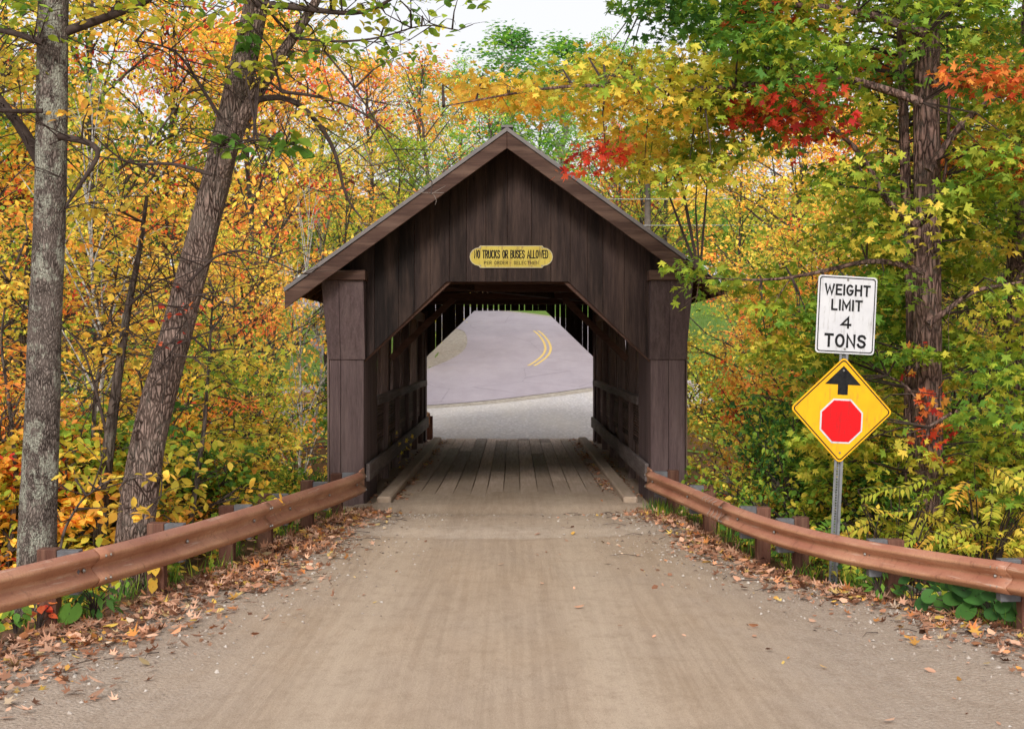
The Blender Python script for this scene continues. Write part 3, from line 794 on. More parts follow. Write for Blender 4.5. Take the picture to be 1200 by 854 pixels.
# hat channel: two flanges, two webs, back, with a row of holes cut as real gaps in the back strip
for s in (-1, 1):
    mb.box((s*.033 - .012, .0, -.4), (s*.033 + .012, .004, hgt), .5)
    mb.box((s*.021 - .002, .004, -.4), (s*.021 + .002, .03, hgt), .5)
    mb.box((s*.015 - .007, .03, -.4), (s*.015 + .007, .034, hgt), .5)
z = -.4
while z < hgt: mb.box((-.008, .03, z), (.008, .034, z + .014), .5); z += .026
mb.build('channel', M['galv'], sp)
mb = MB()
ws = thing('weight_limit_sign', 'white rectangular weight limit sign above the yellow diamond', 'road sign'); place(ws, 993, 369)
mb.prism(rrect(.605, .765, .035), 0, .003, .5); mb.build('sign_face', M['white_sign'], ws)
mb = MB(); outline(mb, rrect(.575, .735, .03), rrect(.555, .715, .024), -.003); mb.build('border', M['black'], ws)
for row in [('WEIGHT', .47, .112, 0, .245, .009, 1.12), ('LIMIT', .32, .112, 0, .095, .008, 1.2), ('4', .115, .118, 0, -.075, .012, 1), ('TONS', .43, .135, 0, -.255, .010, 1.15)]: letters('lettering', [row], M['black'], ws, t=.18)
mb = MB()
for z in (-.335, .345): mb.tube([(0, 0, z), (0, -.009, z)], [.012, .01], 8)
mb.build('bolts', M['bolt'], ws)
ds = thing('stop_ahead_sign', 'yellow diamond sign with black arrow over a red octagon', 'road sign'); place(ds, 987.5, 480.5)
def rot45(P): return [((x - z) * .7071, (x + z) * .7071) for x, z in P]
mb = MB(); mb.prism(rot45(rrect(.745, .745, .045)), 0, .003, .5); mb.build('sign_face', M['yellow_sign'], ds)
mb = MB(); outline(mb, rot45(rrect(.714, .714, .035)), rot45(rrect(.692, .692, .028)), -.003); mb.build('border', M['black'], ds)
oc = lambda r: [(r * math.cos(R(22.5 + 45 * k)), -.108 + r * math.sin(R(22.5 + 45 * k))) for k in range(8)]
mb = MB(); mb.add([(x, -.003, z) for x, z in oc(.237)], [tuple(range(8))], .5); mb.build('octagon_rim', M['white_sign'], ds)
mb = MB(); mb.add([(x, -.0055, z) for x, z in oc(.219)], [tuple(range(8))], .5); mb.build('red_octagon', M['red_sign'], ds)
mb = MB(); ar = [(-.052, .152), (.052, .152), (.052, .252), (.185, .252), (0, .437), (-.185, .252), (-.052, .252)]
mb.add([(x, -.003, z) for x, z in ar], [(0, 1, 2, 6), (3, 4, 5, 6, 2)], .5); mb.build('arrow', M['black'], ds)
mb = MB()
for z in (-.42, .39): mb.tube([(0, 0, z), (0, -.009, z)], [.012, .01], 8)
mb.build('bolts', M['bolt'], ds)

# ------------------------------------------------------------------ guardrails
PROF = [(.0, 1.0), (.018, 1.0), (.03, .93), (.066, .72), (.076, .60), (.07, .48), (.012, .14), (.0, .0), (.012, -.14), (.07, -.48), (.076, -.60), (.066, -.72), (.03, -.93), (.018, -1.0), (.0, -1.0)]
def guardrail(name, label, yy, xx, zz, joints, side, posts, half=.15, ext=True, gzf=None):
    """side = +1 when the road is on the +x side of the rail"""
    t = thing(name, label, 'guardrail', (float(np.interp(15, yy, xx)), 15, 0)); org = np.array(t.location)
    fx = lambda y: float(np.interp(y, yy, xx)); fz = lambda y: float(np.interp(y, yy, zz))
    fine = np.linspace(joints[0] - .3, joints[-1] + .3, 200); sx = np.array([fx(y) for y in fine])
    for _ in range(260): sx[1:-1] = (sx[:-2] + sx[1:-1] * 2 + sx[2:]) / 4
    szv = np.array([fz(y) for y in fine])
    for _ in range(260): szv[1:-1] = (szv[:-2] + szv[1:-1] * 2 + szv[2:]) / 4
    FX = lambda y: float(np.interp(y, fine, sx)); FZ = lambda y: float(np.interp(y, fine, szv))
    for j in range(len(joints) - 1):
        a, b = joints[j], joints[j + 1] + (.16 if j < len(joints) - 2 else 0)
        n = 22; vs = []; fs = []
        for i in range(n + 1):
            y = a + (b - a) * i / n; x, z = FX(y), FZ(y) - half
            e = .05; nx = -(FX(y + e) - FX(y - e)) / (2 * e); nrm = np.array([1, nx]); nrm = nrm / np.linalg.norm(nrm) * side
            prd = .004 if (y > b - .2 or False) else 0.
            lift = .006 if i <= 1 and j > 0 else 0
            kd = 1 + (.02 if i <= 1 and j > 0 else 0)
            for d, s in PROF:
                dd = d + .06 + .004 * math.sin(y * 5.3 + s * 2) * math.sin(y * 1.7 + 1) + random.uniform(-.0012, .0012) + lift * 0 + (.007 if (j % 2 == 0) else 0)
                vs.append((x + nrm[0] * dd, y + nrm[1] * dd, z + s * half * kd))
        k = len(PROF)
        for i in range(n):
            for q in range(k - 1): fs.append((i*k+q, i*k+q+1, (i+1)*k+q+1, (i+1)*k+q) if side > 0 else (i*k+q, (i+1)*k+q, (i+1)*k+q+1, i*k+q+1))
        mb = MB(); mb.add(vs, fs, .5); o = mb.build('rail_beam', M['rust'], t, smooth=True, off=org)
        sl = o.modifiers.new('thickness', 'SOLIDIFY'); sl.thickness = .005; sl.offset = -1
        # splice bolts at the far end
        mb = MB()
        for yb in (b - .05, b - .12) if j < len(joints) - 2 else (b - .1,):
            for zs in (.6, -.6):
                c = np.array([FX(yb) + side * (.06 + .083), yb, FZ(yb) - half + zs * half]); mb.tube([c, c + np.array([side*.012, 0, 0])], [.014, .010], 7)
        mb.build('bolts', M['bolt'], o, off=org)
    for y in posts:
        x = FX(y); z = FZ(y); gz = float(hz(x - side * .15, y))
        w = .075
        bb = MB(); c = np.array([x + side * .076, y, z - half]); bb.tube([c, c + np.array([side * .016, 0, 0])], [.02, .013], 8); bb.build('post_bolt', M['bolt'], t, off=org)
        mb = MB(); xc = x - side * .19
        mb.box((xc - w, y - w, gz - .5), (xc + w, y + w, z + random.uniform(.0, .035))); p = mb.build('post', M['postwood'], t, off=org, bevel=.006)
        mb = MB(); xa, xb = sorted((x - side * .115, x + side * .055)); mb.box((xa, y - .06, z - .33), (xb, y + .06, z + .012)); mb.build('blockout', M['block'], p, off=org, bevel=.004)
    # slanted end shoe against the bridge
    if ext:
        y = joints[-1]; x, z = FX(y), FZ(y)
        mb = MB(); mb.box((min(x + side*.03, x + side*.055), y - .02, z - 2*half - .01), (max(x + side*.03, x + side*.055), y + .5, z + .01)); mb.build('end_shoe', M['rust'], t, off=org, bevel=.005)
    return t, FX, FZ
gl, glx, glz = guardrail('guardrail', 'rusty steel guardrail along the left edge of the dirt road', LRY, LRX, LRZ, [4.2, 8.0, 11.75, 15.3, 20.2], 1, [6.0, 8.0, 9.8, 11.6, 13.3, 15.0, 16.4, 18.2, 19.8])
gr, grx, grz = guardrail('guardrail', 'rusty steel guardrail bending away on the right below the road signs', RRY, RRX, RRZ, [4.2, 8.2, 12.05, 16.4, 20.15], -1, [8.0, 10.2, 12.2, 13.75, 15.2, 16.1, 18.1, 19.9], half=.128)
# white scrawl on the right rail
mb = MB()
for k in range(4):
    y = 17.15 - k * .14
    pts = []
    for q in range(9):
        f = q / 8; s_ = .95 - 1.9 * f; d = np.interp(-s_, [-p[1] for p in PROF], [p[0] for p in PROF]) + .07
        yk = y + .08 * math.sin(f * math.pi * 2) - .12 * f
        pts.append((grx(yk) - d - .004, yk, grz(yk) - .128 + s_ * .128))
    vs = []
    for p in pts: vs += [(p[0], p[1] - .016, p[2]), (p[0], p[1] + .016, p[2])]
    mb.add(vs, [(2*i, 2*i+1, 2*i+3, 2*i+2) for i in range(8)], .5)
o = mb.build('paint_mark', plain('white_scrawl', (.62, .57, .52), .6), gr, off=np.array(gr.location))
o['label'] = 'wavy white paint scrawl on the rail'

# far-side rails
def small_rail(label, pts, side):
    t = thing('guardrail', label, 'guardrail', pts[0]); org = np.array(pts[0])
    P = np.array(pts, float); mb = MB()
    for a, b in zip(P[:-1], P[1:]):
        mb.beam(a + [0, 0, .55], b + [0, 0, .55], .05, .3)
    mb.build('rail_beam', M['rust'], t, off=org, bevel=.01)
    for p in P:
        mb = MB(); mb.box((p[0] - .08, p[1] + .05, p[2] - .6), (p[0] + .08, p[1] + .2, p[2] + .62)); mb.build('post', M['postwood'], t, off=org)
def gpt(x, y): return (x, y, float(hz(x, y)))
small_rail('short rusty guardrail end just beyond the far left corner of the bridge', [gpt(-2.08, 36.75), gpt(-2.5, 38.2), gpt(-3.3, 39.6)], 1)
small_rail('distant brown guardrail beside the crossing road seen through trees left of the bridge', [gpt(x, 41.5 + .12 * (x + 12)) for x in (-17, -14.5, -12, -9.5, -7, -5.2)], 1)

# utility pole, wires, distant sign back
px_, py_ = (758 - VX) * 60 / F, 60.
t = thing('utility_pole', 'weathered utility pole rising behind the right slope of the bridge roof', 'utility pole', (px_, py_, float(hz(px_, py_))))
mb = MB(); mb.tube([(0, 0, -.3), (0.05, 0, 4), (.02, 0, 6.95)], [.17, .15, .12], 12); mb.build('pole', M['polewood'], t, smooth=True)
for z, lb in ((8.25, 'upper thin overhead wire crossing behind the bridge roof'), (7.2, 'lower thin overhead wire crossing behind the bridge roof')):
    mb = MB(); mb.tube([(x, 59.8, z + (x - px_) ** 2 * .0006) for x in np.linspace(-30, 32, 30)], .016, 5)
    tag(mb.build('overhead_wire', M['wire']), lb, 'wire')
cx, cy = (381 - VX) * 47 / F, 47.
t = thing('road_sign', 'grey back of a small diamond road sign beyond the left of the bridge', 'road sign', (cx, cy, float(hz(cx, cy))))
mb = MB(); mb.prism(rot45(rrect(.7, .7, .04)), 0, .006, .5); o = mb.build('sign_panel', M['galv'], t); o.location = (0, 0, 2.45 - float(hz(cx, cy)))
mb = MB(); mb.box((-.03, .01, -.2), (.03, .05, 2.9 - float(hz(cx, cy)))); mb.build('post', M['galv'], t)

exec_trees = True
# ------------------------------------------------------------------ foreground trees
LEAVES = 0
def leafobj(name, me, parent, hue=.5, amp=1.0, bright=.8):
    o = link(name, me, M['leaf'], parent); o.color = (hue, amp, bright, 1); return o
# mesh 'hue' for foreground crowns is absolute: object colour .5 / 1.0 leaves it unchanged

def pth(pts, Y):
    out = []
    for p in pts:
        y = p[2] if len(p) > 2 else Y
        out.append(W(p[0], p[1], y))
    return np.array(out)
def smooth_path(P, n=24, it=4):
    t = np.concatenate([[0], np.cumsum(np.linalg.norm(np.diff(P, axis=0), axis=1))]); tt = np.linspace(0, t[-1], n)
    o = np.stack([np.interp(tt, t, P[:, k]) for k in range(3)], 1)
    for _ in range(it): o[1:-1] = (o[:-2] + 2 * o[1:-1] + o[2:]) / 4
    return o
def limb(mb, P, r0, r1, seg=8, n=16, wob=.12):
    P = smooth_path(np.asarray(P), n); mb.tube(P, np.linspace(r0, r1, n), seg, wob=wob, cap=True); return P
def twiggy(mb, P, k, L=.6, r=.008):
    """bare side twigs that fork"""
    for _ in range(k):
        i = rng.integers(len(P) // 4, len(P)); p = P[i]; d = rng.normal(0, 1, 3); d[2] = d[2] * .6 + .1; d /= np.linalg.norm(d)
        q = p + d * L * rng.uniform(.4, 1); m = (p + q) / 2 + rng.normal(0, .08 * L, 3)
        mb.tube([p, m, q], [r, r * .7, r * .3], 4, cap=False)
        for __ in range(2):
            d2 = d + rng.normal(0, .5, 3); mb.tube([m, m + d2 * L * .25, m + d2 * L * .45 + [0, 0, -.03]], [r * .6, r * .4, r * .2], 4, cap=False)

def fg_tree(name, label, base, trunk_paths, limbs, regions, bmat, shape, leaf, depth, cat='tree', group=None, extra=None, per=80, twigs=60, sr=.42, seg=28, dense=1.0):
    base = np.array(base, float); t = thing(name, label, cat, base, group=group)
    mb = MB(); nodes = []
    for P, rr, n, sg in trunk_paths:
        P = smooth_path(P, n, 3); rad = np.interp(np.linspace(0, 1, n), np.linspace(0, 1, len(rr)), rr)
        mb.tube(P, rad, sg, wob=.05); nodes.append(P[n // 9:])
    mb.build('trunk', bmat, t, smooth=True, off=base)
    mb = MB()
    for P, r0, r1 in limbs:
        Q = limb(mb, P, r0, r1); nodes.append(Q); twiggy(mb, Q, 2 if dense > 1 else 5, .5, .006)
    nodes = np.vstack(nodes)
    twiggy(mb, nodes, twigs, .7, .007)
    if len(mb.v): mb.build('branches', M['twig'] if bmat != M['barkD'] else M['barkD'], t, smooth=True, off=base)
    cr = Crown()
    for (x0, x1, y0, y1, n, hue, hs) in regions:
        for k in range(int(round(n * dense))):
            Yd = rng.uniform(*depth); qx, qy = rng.uniform(x0, x1), rng.uniform(y0, y1)
            if 890 < qx < 1095 and 270 < qy < 660: Yd = max(Yd, 15.75)
            if dense > 1 and abs(qx - 1082) < 64 and 20 < qy < 590 and rng.random() < .82: Yd = rng.uniform(16.8, 18.2)
            c = W(qx, qy, Yd)
            d = np.linalg.norm(nodes - c, axis=1) + np.maximum(0, nodes[:, 2] - c[2]) * .5
            f = nodes[d.argmin()]
            rr = sr * rng.uniform(.65, 1.3)
            cr.spray(c, rr, int(per * rng.uniform(.7, 1.2) * (rr / sr)), leaf, hue + rng.normal(0, hs), tilt=(rng.normal(0, .18), rng.normal(-.12, .15)), frm=f if d.min() < 3.5 else None, hs=.05, twigs=3)
    if extra: extra(cr, nodes)
    cr.tw.build('twigs', M['twig'], t, off=base)
    leafobj('crown', cr.mesh('crown', shape, off=base), t, bright=.88 if dense > 1 else .88)
    return t, nodes

# A: lichened trunk at the left edge
bA = W(46, 752, 12.6)
fg_tree('tree', 'straight grey tree trunk patched with pale lichen, near left edge behind the guardrail', bA,
        [(np.vstack([bA + [0, 0, -.4], pth([(42, 740), (44, 600), (49, 500), (52, 400), (57, 300), (59, 200), (61, 100), (63, 0), (66, -200), (72, -420)], 12.6)]), [.19, .165, .15, .138, .133, .13, .125, .118, .10, .06], 60, 32)],
        [(pth([(70, 40), (110, 25), (170, 5), (230, -40)], 12.6), .045, .015), (pth([(68, 160), (100, 165), (122, 175), (95, 215), (75, 245)], 12.4), .03, .012),
         (pth([(52, 200), (25, 150), (-20, 90)], 12.8), .06, .03), (pth([(50, 50), (20, 40), (-30, 30)], 12.3), .03, .015), (pth([(58, -60), (120, -120), (180, -240)], 12.8), .05, .015),
         (pth([(50, 130), (10, 130), (-40, 128)], 12.4), .022, .01)],
        [(-60, 50, -60, 60, 10, .36, .05), (-40, 40, 60, 160, 5, .50, .05), (-80, 200, -330, -60, 26, .42, .06), (90, 260, -90, 20, 7, .50, .06), (80, 150, 60, 250, 2, .56, .06)],
        M['barkA'], OVAL, .085, (11.8, 14.0), per=42, sr=.40)

# B: leaning furrowed trunk with fork
bB = W(150, 722, 13.6)
fg_tree('tree', 'leaning brown tree trunk with deeply furrowed bark forking high beside the left guardrail', bB,
        [(np.vstack([bB + [-.05, 0, -.4], pth([(150, 700), (160, 600), (177, 500), (204, 400), (230, 300), (257, 200), (279, 100), (302, 0), (325, -120), (350, -300)], 13.6)]), [.22, .175, .16, .145, .135, .128, .118, .10, .075, .04], 70, 36),
         (pth([(247, 235, 13.6), (268, 178, 13.5), (282, 140, 13.4), (300, 112, 13.4), (318, 80, 13.4), (350, 35, 13.5), (378, -10, 13.6), (400, -120, 13.6)], 13.5), [.085, .075, .062, .05, .042, .035, .02], 34, 16)],
        [(pth([(300, 118), (330, 108), (352, 120), (378, 150), (396, 178), (400, 215), (404, 238), (424, 256)], 13.3), .03, .008),
         (pth([(300, 5), (340, 8), (380, 14), (430, 18), (480, -15)], 13.5), .035, .012), (pth([(330, 108), (370, 112), (420, 128), (450, 150), (470, 165)], 13.2), .016, .005),
         (pth([(345, 45), (400, 50), (450, 45), (500, 25), (530, 35)], 13.4), .014, .004), (pth([(302, 5), (250, -60), (180, -140)], 13.8), .05, .015), (pth([(330, -140), (420, -180), (540, -220)], 13.6), .05, .012),
         (pth([(265, 150), (210, 60), (200, 55), (160, 48)], 13.5), .02, .006), (pth([(248, 205), (200, 190), (150, 195), (110, 160)], 13.3), .018, .006), (pth([(380, 60), (410, 95), (440, 140), (480, 210), (505, 228)], 13.2), .010, .003),
         (pth([(222, 330), (250, 300), (285, 290), (330, 310)], 13.3), .014, .004)],
        [(240, 420, -60, 30, 13, .38, .05), (330, 510, 10, 75, 8, .37, .05), (270, 380, 40, 100, 5, .45, .05), (340, 440, 90, 190, 4, .52, .05), (200, 560, -330, -60, 34, .40, .06), (150, 250, 20, 120, 3, .55, .06), (400, 540, -40, 20, 5, .38, .04)],
        M['barkB'], OVAL, .095, (12.7, 14.4), per=26, sr=.36, twigs=90)

# D: big maple on the right with a twin stem
bD = W(1087, 652, 16.2)
def redvine(cr, nodes):
    for k in range(14):
        c = W(1086 + rng.normal(0, 12), rng.uniform(395, 540), 15.8); cr.spray(c, .13, 9, .12, .84 + rng.normal(0, .05), twigs=1, up=.2, spread=.9)
fg_tree('maple_tree', 'large green and gold maple behind the road signs, tall reddish-brown trunk with thinner second stem', bD,
        [(np.vstack([bD + [0, 0, -.8], pth([(1087, 640), (1088, 560), (1087, 470), (1087, 380), (1086, 290), (1086, 200), (1086, 110), (1088, 20), (1092, -120), (1100, -320)], 16.2)]), [.20, .17, .16, .152, .148, .14, .13, .115, .09, .05], 60, 32),
         (pth([(1072, 640, 16.5), (1066, 500, 16.5), (1070, 380, 16.5), (1062, 230, 16.6), (1058, 100, 16.6), (1055, 0, 16.6), (1050, -160, 16.6)], 16.5), [.085, .075, .07, .06, .055, .045, .02], 40, 16)],
        [(pth([(1078, 265), (1050, 250), (1032, 225), (1020, 195), (1000, 170), (975, 150), (955, 130)], 15.8), .045, .012),
         (pth([(1080, 120), (1030, 105), (980, 75), (900, 95), (830, 112), (770, 108), (690, 92), (600, 110), (520, 125)], 15.0), .045, .006),
         (pth([(1085, 40), (1000, 10), (900, 5), (830, -5), (770, -15)], 15.2), .05, .008), (pth([(1088, 200), (1130, 140), (1170, 110), (1230, 80)], 15.8), .05, .015),
         (pth([(1084, 320), (1030, 300), (960, 320), (900, 330), (820, 325)], 15.9), .035, .006), (pth([(1088, 380), (1140, 340), (1200, 330)], 15.6), .035, .01),
         (pth([(1086, 480), (1060, 450), (1040, 440)], 15.9), .02, .008), (pth([(1088, 500), (1140, 470), (1200, 480)], 15.6), .02, .008), (pth([(1092, -100), (960, -200), (800, -260)], 15.6), .07, .015), (pth([(1096, -160), (1200, -260), (1320, -300)], 15.6), .06, .015),
         (pth([(1086, 300), (1110, 200), (1113, 100), (1110, 60)], 15.9), .02, .015)],
        [(765, 900, -30, 50, 12, .27, .06), (850, 1200, -40, 110, 40, .35, .07), (650, 740, 60, 120, 9, .50, .07), (720, 850, 70, 178, 15, .48, .07), (510, 650, 95, 112, 3, .56, .06), (750, 840, 160, 195, 6, .46, .06),
         (840, 1000, 20, 180, 14, .34, .05), (900, 985, 95, 160, 3, .88, .03), (692, 712, 168, 182, 1, .9, .03), (1000, 1040, 60, 130, 2, .82, .03),
         (1000, 1210, 110, 320, 36, .40, .06), (1120, 1220, 80, 120, 4, .78, .03), (1110, 1210, 175, 205, 5, .80, .04), (900, 980, -10, 10, 2, .82, .03),
         (880, 1075, 310, 425, 19, .35, .05), (800, 850, 312, 335, 1, .36, .02), (960, 1060, 180, 290, 7, .40, .06), (1030, 1220, 320, 640, 46, .41, .06), (950, 1060, 440, 560, 12, .42, .06), (700, 1400, -380, -50, 110, .36, .08), (1210, 1420, -50, 500, 40, .38, .08)],
        M['barkD'], MAPLE, .125, (14.2, 17.6), per=100, sr=.44, extra=redvine, twigs=16, dense=1.6)
# E: dark trunk at the right edge
bE = W(1192, 640, 17.5)
fg_tree('maple_tree', 'slim dark maple trunk at the right edge with yellow-green leaves', bE,
        [(np.vstack([bE + [0, 0, -.8], pth([(1192, 620), (1188, 500), (1187, 400), (1192, 300), (1200, 150), (1206, 0), (1210, -200)], 17.5)]), [.15, .135, .125, .11, .09, .07, .03], 40, 20)],
        [(pth([(1188, 400), (1150, 360), (1120, 350)], 17.2), .02, .006), (pth([(1190, 330), (1230, 280), (1280, 260)], 17.2), .03, .01)],
        [(1130, 1260, 250, 600, 16, .44, .06), (1150, 1360, -100, 250, 24, .40, .07)],
        M['barkD'], MAPLE_S, .12, (16.8, 18.6), per=70, sr=.45)

# slender stems and saplings, left
def sapling(label, base, path, r0, regions, hue_shape=OVAL, leaf=.09, depth=(14, 16), per=30, sr=.35, name='sapling', bmat='bark', group='saplings in the roadside woods', twigs=22, limbs=()):
    return fg_tree(name, label, base, [(np.vstack([np.array(base) + [0, 0, -.4], path]), [r0, r0 * .8, r0 * .5, r0 * .2], 34, 10)], list(limbs), regions, M[bmat], hue_shape, leaf, depth, cat='young tree', group=group, per=per, sr=sr, twigs=twigs)
b = W(112, 690, 14.6); sapling('dark slender stem rising between the two big left trunks', b, pth([(116, 640), (125, 540), (138, 440), (150, 360), (163, 300), (172, 230)], 14.6), .085,
        [(90, 230, 230, 330, 6, .56, .05), (110, 200, 330, 420, 4, .58, .05)], depth=(14, 15.4), twigs=50,
        limbs=[(pth([(128, 520), (108, 440), (95, 400), (70, 380)], 14.6), .02, .006), (pth([(150, 360), (180, 330), (215, 322)], 14.5), .015, .005)])
b = W(95, 690, 15.2); sapling('thin bare-limbed sapling left of the dark slender stem', b, pth([(100, 620), (108, 540), (112, 450), (128, 380), (140, 300)], 15.2), .04,
        [(60, 180, 380, 470, 5, .60, .05), (80, 140, 280, 360, 3, .60, .05)], depth=(14.6, 16), twigs=40)
b = W(60, 640, 11.7); sapling('low sapling with big orange and yellow leaves over the left guardrail', b, pth([(75, 620), (95, 585), (130, 560), (190, 560)], 11.7), .014,
        [(40, 100, 545, 585, 2, .52, .03), (100, 215, 550, 600, 4, .60, .03)], leaf=.095, depth=(11.4, 12.0), per=10, sr=.18, twigs=6)
b = W(205, 690, 15.5); sapling('bright yellow sapling right of the furrowed trunk', b, pth([(225, 600), (240, 500), (245, 420), (250, 340)], 15.5), .04,
        [(215, 330, 400, 520, 14, .48, .05), (200, 300, 320, 400, 5, .57, .05)], hue_shape=MAPLE_S, leaf=.12, depth=(15.0, 17), per=34, sr=.4)
b = W(8, 640, 14.5); sapling('red-orange sapling at the far left edge', b, pth([(20, 560), (12, 480), (0, 400), (10, 330)], 14.5), .035,
        [(-40, 40, 380, 620, 12, .74, .06), (-40, 40, 250, 380, 6, .60, .06)], leaf=.08, depth=(14, 16), per=60, sr=.4)
b = W(185, 420, 13.4); t, _ = sapling('small spray of pink-red leaves on the furrowed trunk', W(190, 420, 13.35), pth([(205, 400), (213, 380), (215, 360), (222, 345)], 13.3), .008,
        [(196, 226, 330, 395, 6, .90, .02)], leaf=.07, depth=(13.2, 13.5), per=6, sr=.26, name='vine', group=None)
t['category'] = 'vine'
b = W(238, 175, 12.8); t, _ = sapling('spray of large green leaves hanging across the furrowed trunk', W(250, 160, 13.3), pth([(260, 162), (285, 165), (310, 163), (345, 168)], 12.9), .006,
        [(255, 350, 158, 172, 5, .28, .03), (278, 296, 40, 62, 3, .22, .02)], leaf=.13, depth=(12.8, 13.1), per=9, sr=.16, name='vine', group=None)
t['category'] = 'vine'

# ------------------------------------------------------------------ woodland trees from a few grown kinds
def grow(Ht, Rr, cb, r0, nl, nsub, leaf, per, shape, seed, sr=.55, elev=.5, spread=1.0, bm='bark', stems=1, prof=None, hs=.14):
    global rng
    rng = np.random.default_rng(seed); random.seed(seed)
    tr = MB(); cr = Crown()
    for st in range(stems):
        az0 = st * 2.4; ln = .0 if stems == 1 else .35
        n = 18; zz = np.linspace(0, Ht * (1 if st == 0 else rng.uniform(.75, .95)), n)
        P = np.c_[np.cumsum(rng.normal(0, .05, n)) + np.cos(az0) * ln * zz * .5, np.cumsum(rng.normal(0, .05, n)) + np.sin(az0) * ln * zz * .5, zz]
        P[:2, :2] = 0
        tr.tube(np.vstack([P[0] - [0, 0, .6], P]), np.concatenate([[r0 * 1.25], np.linspace(r0, r0 * .12, n)]), 10, wob=.08)
        for i in range(nl):
            f = cb + (1 - cb) * (i + rng.random()) / nl
            p0 = np.array([np.interp(f * zz[-1], zz, P[:, k]) for k in range(3)])
            az = i * 2.399 + st + rng.normal(0, .3)
            L = Rr * (prof(f) if prof else (math.sin(math.pi * min(1, ((f - cb) / (1 - cb)) * .8 + .2)) ** .6)) * rng.uniform(.65, 1.1)
            el = elev + f * .5 + rng.normal(0, .12)
            d = np.array([math.cos(az) * math.cos(el), math.sin(az) * math.cos(el), math.sin(el)])
            p1 = p0 + d * L * .5; p2 = p0 + d * L + [0, 0, -.08 * L]
            Q = smooth_path(np.array([p0, p1, p2]), 7, 2); rl = r0 * (1 - f) * .45 + .012
            tr.tube(Q, np.linspace(rl, .008, 7), 6, cap=False)
            hb = rng.normal(0, hs)
            for s_ in range(nsub):
                q = Q[rng.integers(2, 7)]; dd = d + rng.normal(0, .7, 3); dd[2] = dd[2] * .5 + .05; dd /= np.linalg.norm(dd)
                e = q + dd * L * rng.uniform(.2, .5)
                cr.spray(e, sr * rng.uniform(.6, 1.3), int(per * rng.uniform(.6, 1.3)), leaf, .5 + hb + rng.normal(0, .06), tilt=(rng.normal(0, .25), rng.normal(0, .25)), frm=q, flat=.45, twigs=1, tr=.006, hs=.07)
    base = len(tr.v); tr.v += cr.tw.v; tr.f += [tuple(i + base for i in f) for f in cr.tw.f]; tr.r += cr.tw.r; tr.fm += cr.tw.fm
    return tr.mesh('trunk', True), cr.mesh('crown', shape), cr.count()
KIND = {}
def kind(k, *a, bm='bark', **kw):
    t, c, n = grow(*a, **kw); t.materials.append(M[bm]); c.materials.append(M['leaf']); KIND[k] = (t, c); print(k, n)
kind('maple', 10.5, 3.4, .16, .17, 34, 8, .125, 32, HEX, 21, sr=.62)
kind('broad', 11.5, 4.2, .10, .2, 38, 8, .14, 34, HEX, 22, sr=.7, elev=.35)
kind('poplar', 13.5, 2.1, .22, .16, 40, 6, .15, 26, QUAD, 23, sr=.55, elev=.75, bm='barkW')
kind('airy', 10.0, 2.7, .2, .10, 26, 5, .11, 17, HEX, 24, sr=.6, elev=.6)
kind('young', 5.2, 2.0, .08, .05, 22, 7, .10, 28, HEX, 25, sr=.42, elev=.35)
kind('layered', 6.5, 2.9, .10, .07, 20, 9, .105, 36, MAPLE_S, 26, sr=.5, elev=.1)
kind('shrub', 1.9, 1.0, .08, .02, 7, 5, .075, 22, HEX, 27, sr=.26, elev=.6, stems=4)
kind('shrub2', 1.3, 1.1, .05, .018, 6, 6, .085, 24, OVAL, 28, sr=.28, elev=.4, stems=4)
kind('bare', 8.5, 2.2, .15, .07, 24, 3, .09, 7, HEX, 29, sr=.6, elev=.8, bm='barkW')
rng = np.random.default_rng(5); random.seed(5)

def plant(k, px, Y, label, hue, amp=1.0, bright=.8, height=None, name='tree', cat='tree', group='trees in the woods behind', X=None, sink=.1, wide=1.0):
    X = (px - VX) * Y / F if X is None else X
    z = float(hz(X, Y)) - sink
    t = thing(name, label, cat, (X, Y, z), rng.uniform(0, 6.28), group)
    tm, cm = KIND[k]
    a = bpy.data.objects.new('trunk', tm); b = bpy.data.objects.new('crown', cm)
    for o in (a, b): COL.objects.link(o); o.parent = t
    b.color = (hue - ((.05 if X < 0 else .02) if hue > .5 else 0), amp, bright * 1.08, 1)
    base = {'maple': 10.5, 'broad': 11.5, 'poplar': 13.5, 'airy': 10, 'young': 5.2, 'layered': 6.5, 'shrub': 1.9, 'shrub2': 1.3, 'bare': 8.5}[k]
    s = (height or base) / base
    R0 = {'maple': 3.6, 'broad': 4.4, 'poplar': 2.3, 'airy': 2.9, 'young': 2.3, 'layered': 3.2, 'shrub': 1.5, 'shrub2': 1.6, 'bare': 2.5}[k] * s
    dist = math.hypot(max(abs(X) - 2.75, 0), max(20.9 - Y, 0, Y - 36.3))
    if s * base > 3 or Y > 19: wide = min(wide, max(.3, (dist + .1) / R0))
    if Y < 20.5 and cat == 'shrub': wide = min(wide, max(.45, (max(float(lx(Y)) - X, X - float(rx(Y))) + .15) / R0))
    t.scale = (s * wide, s * wide, s)
    return t

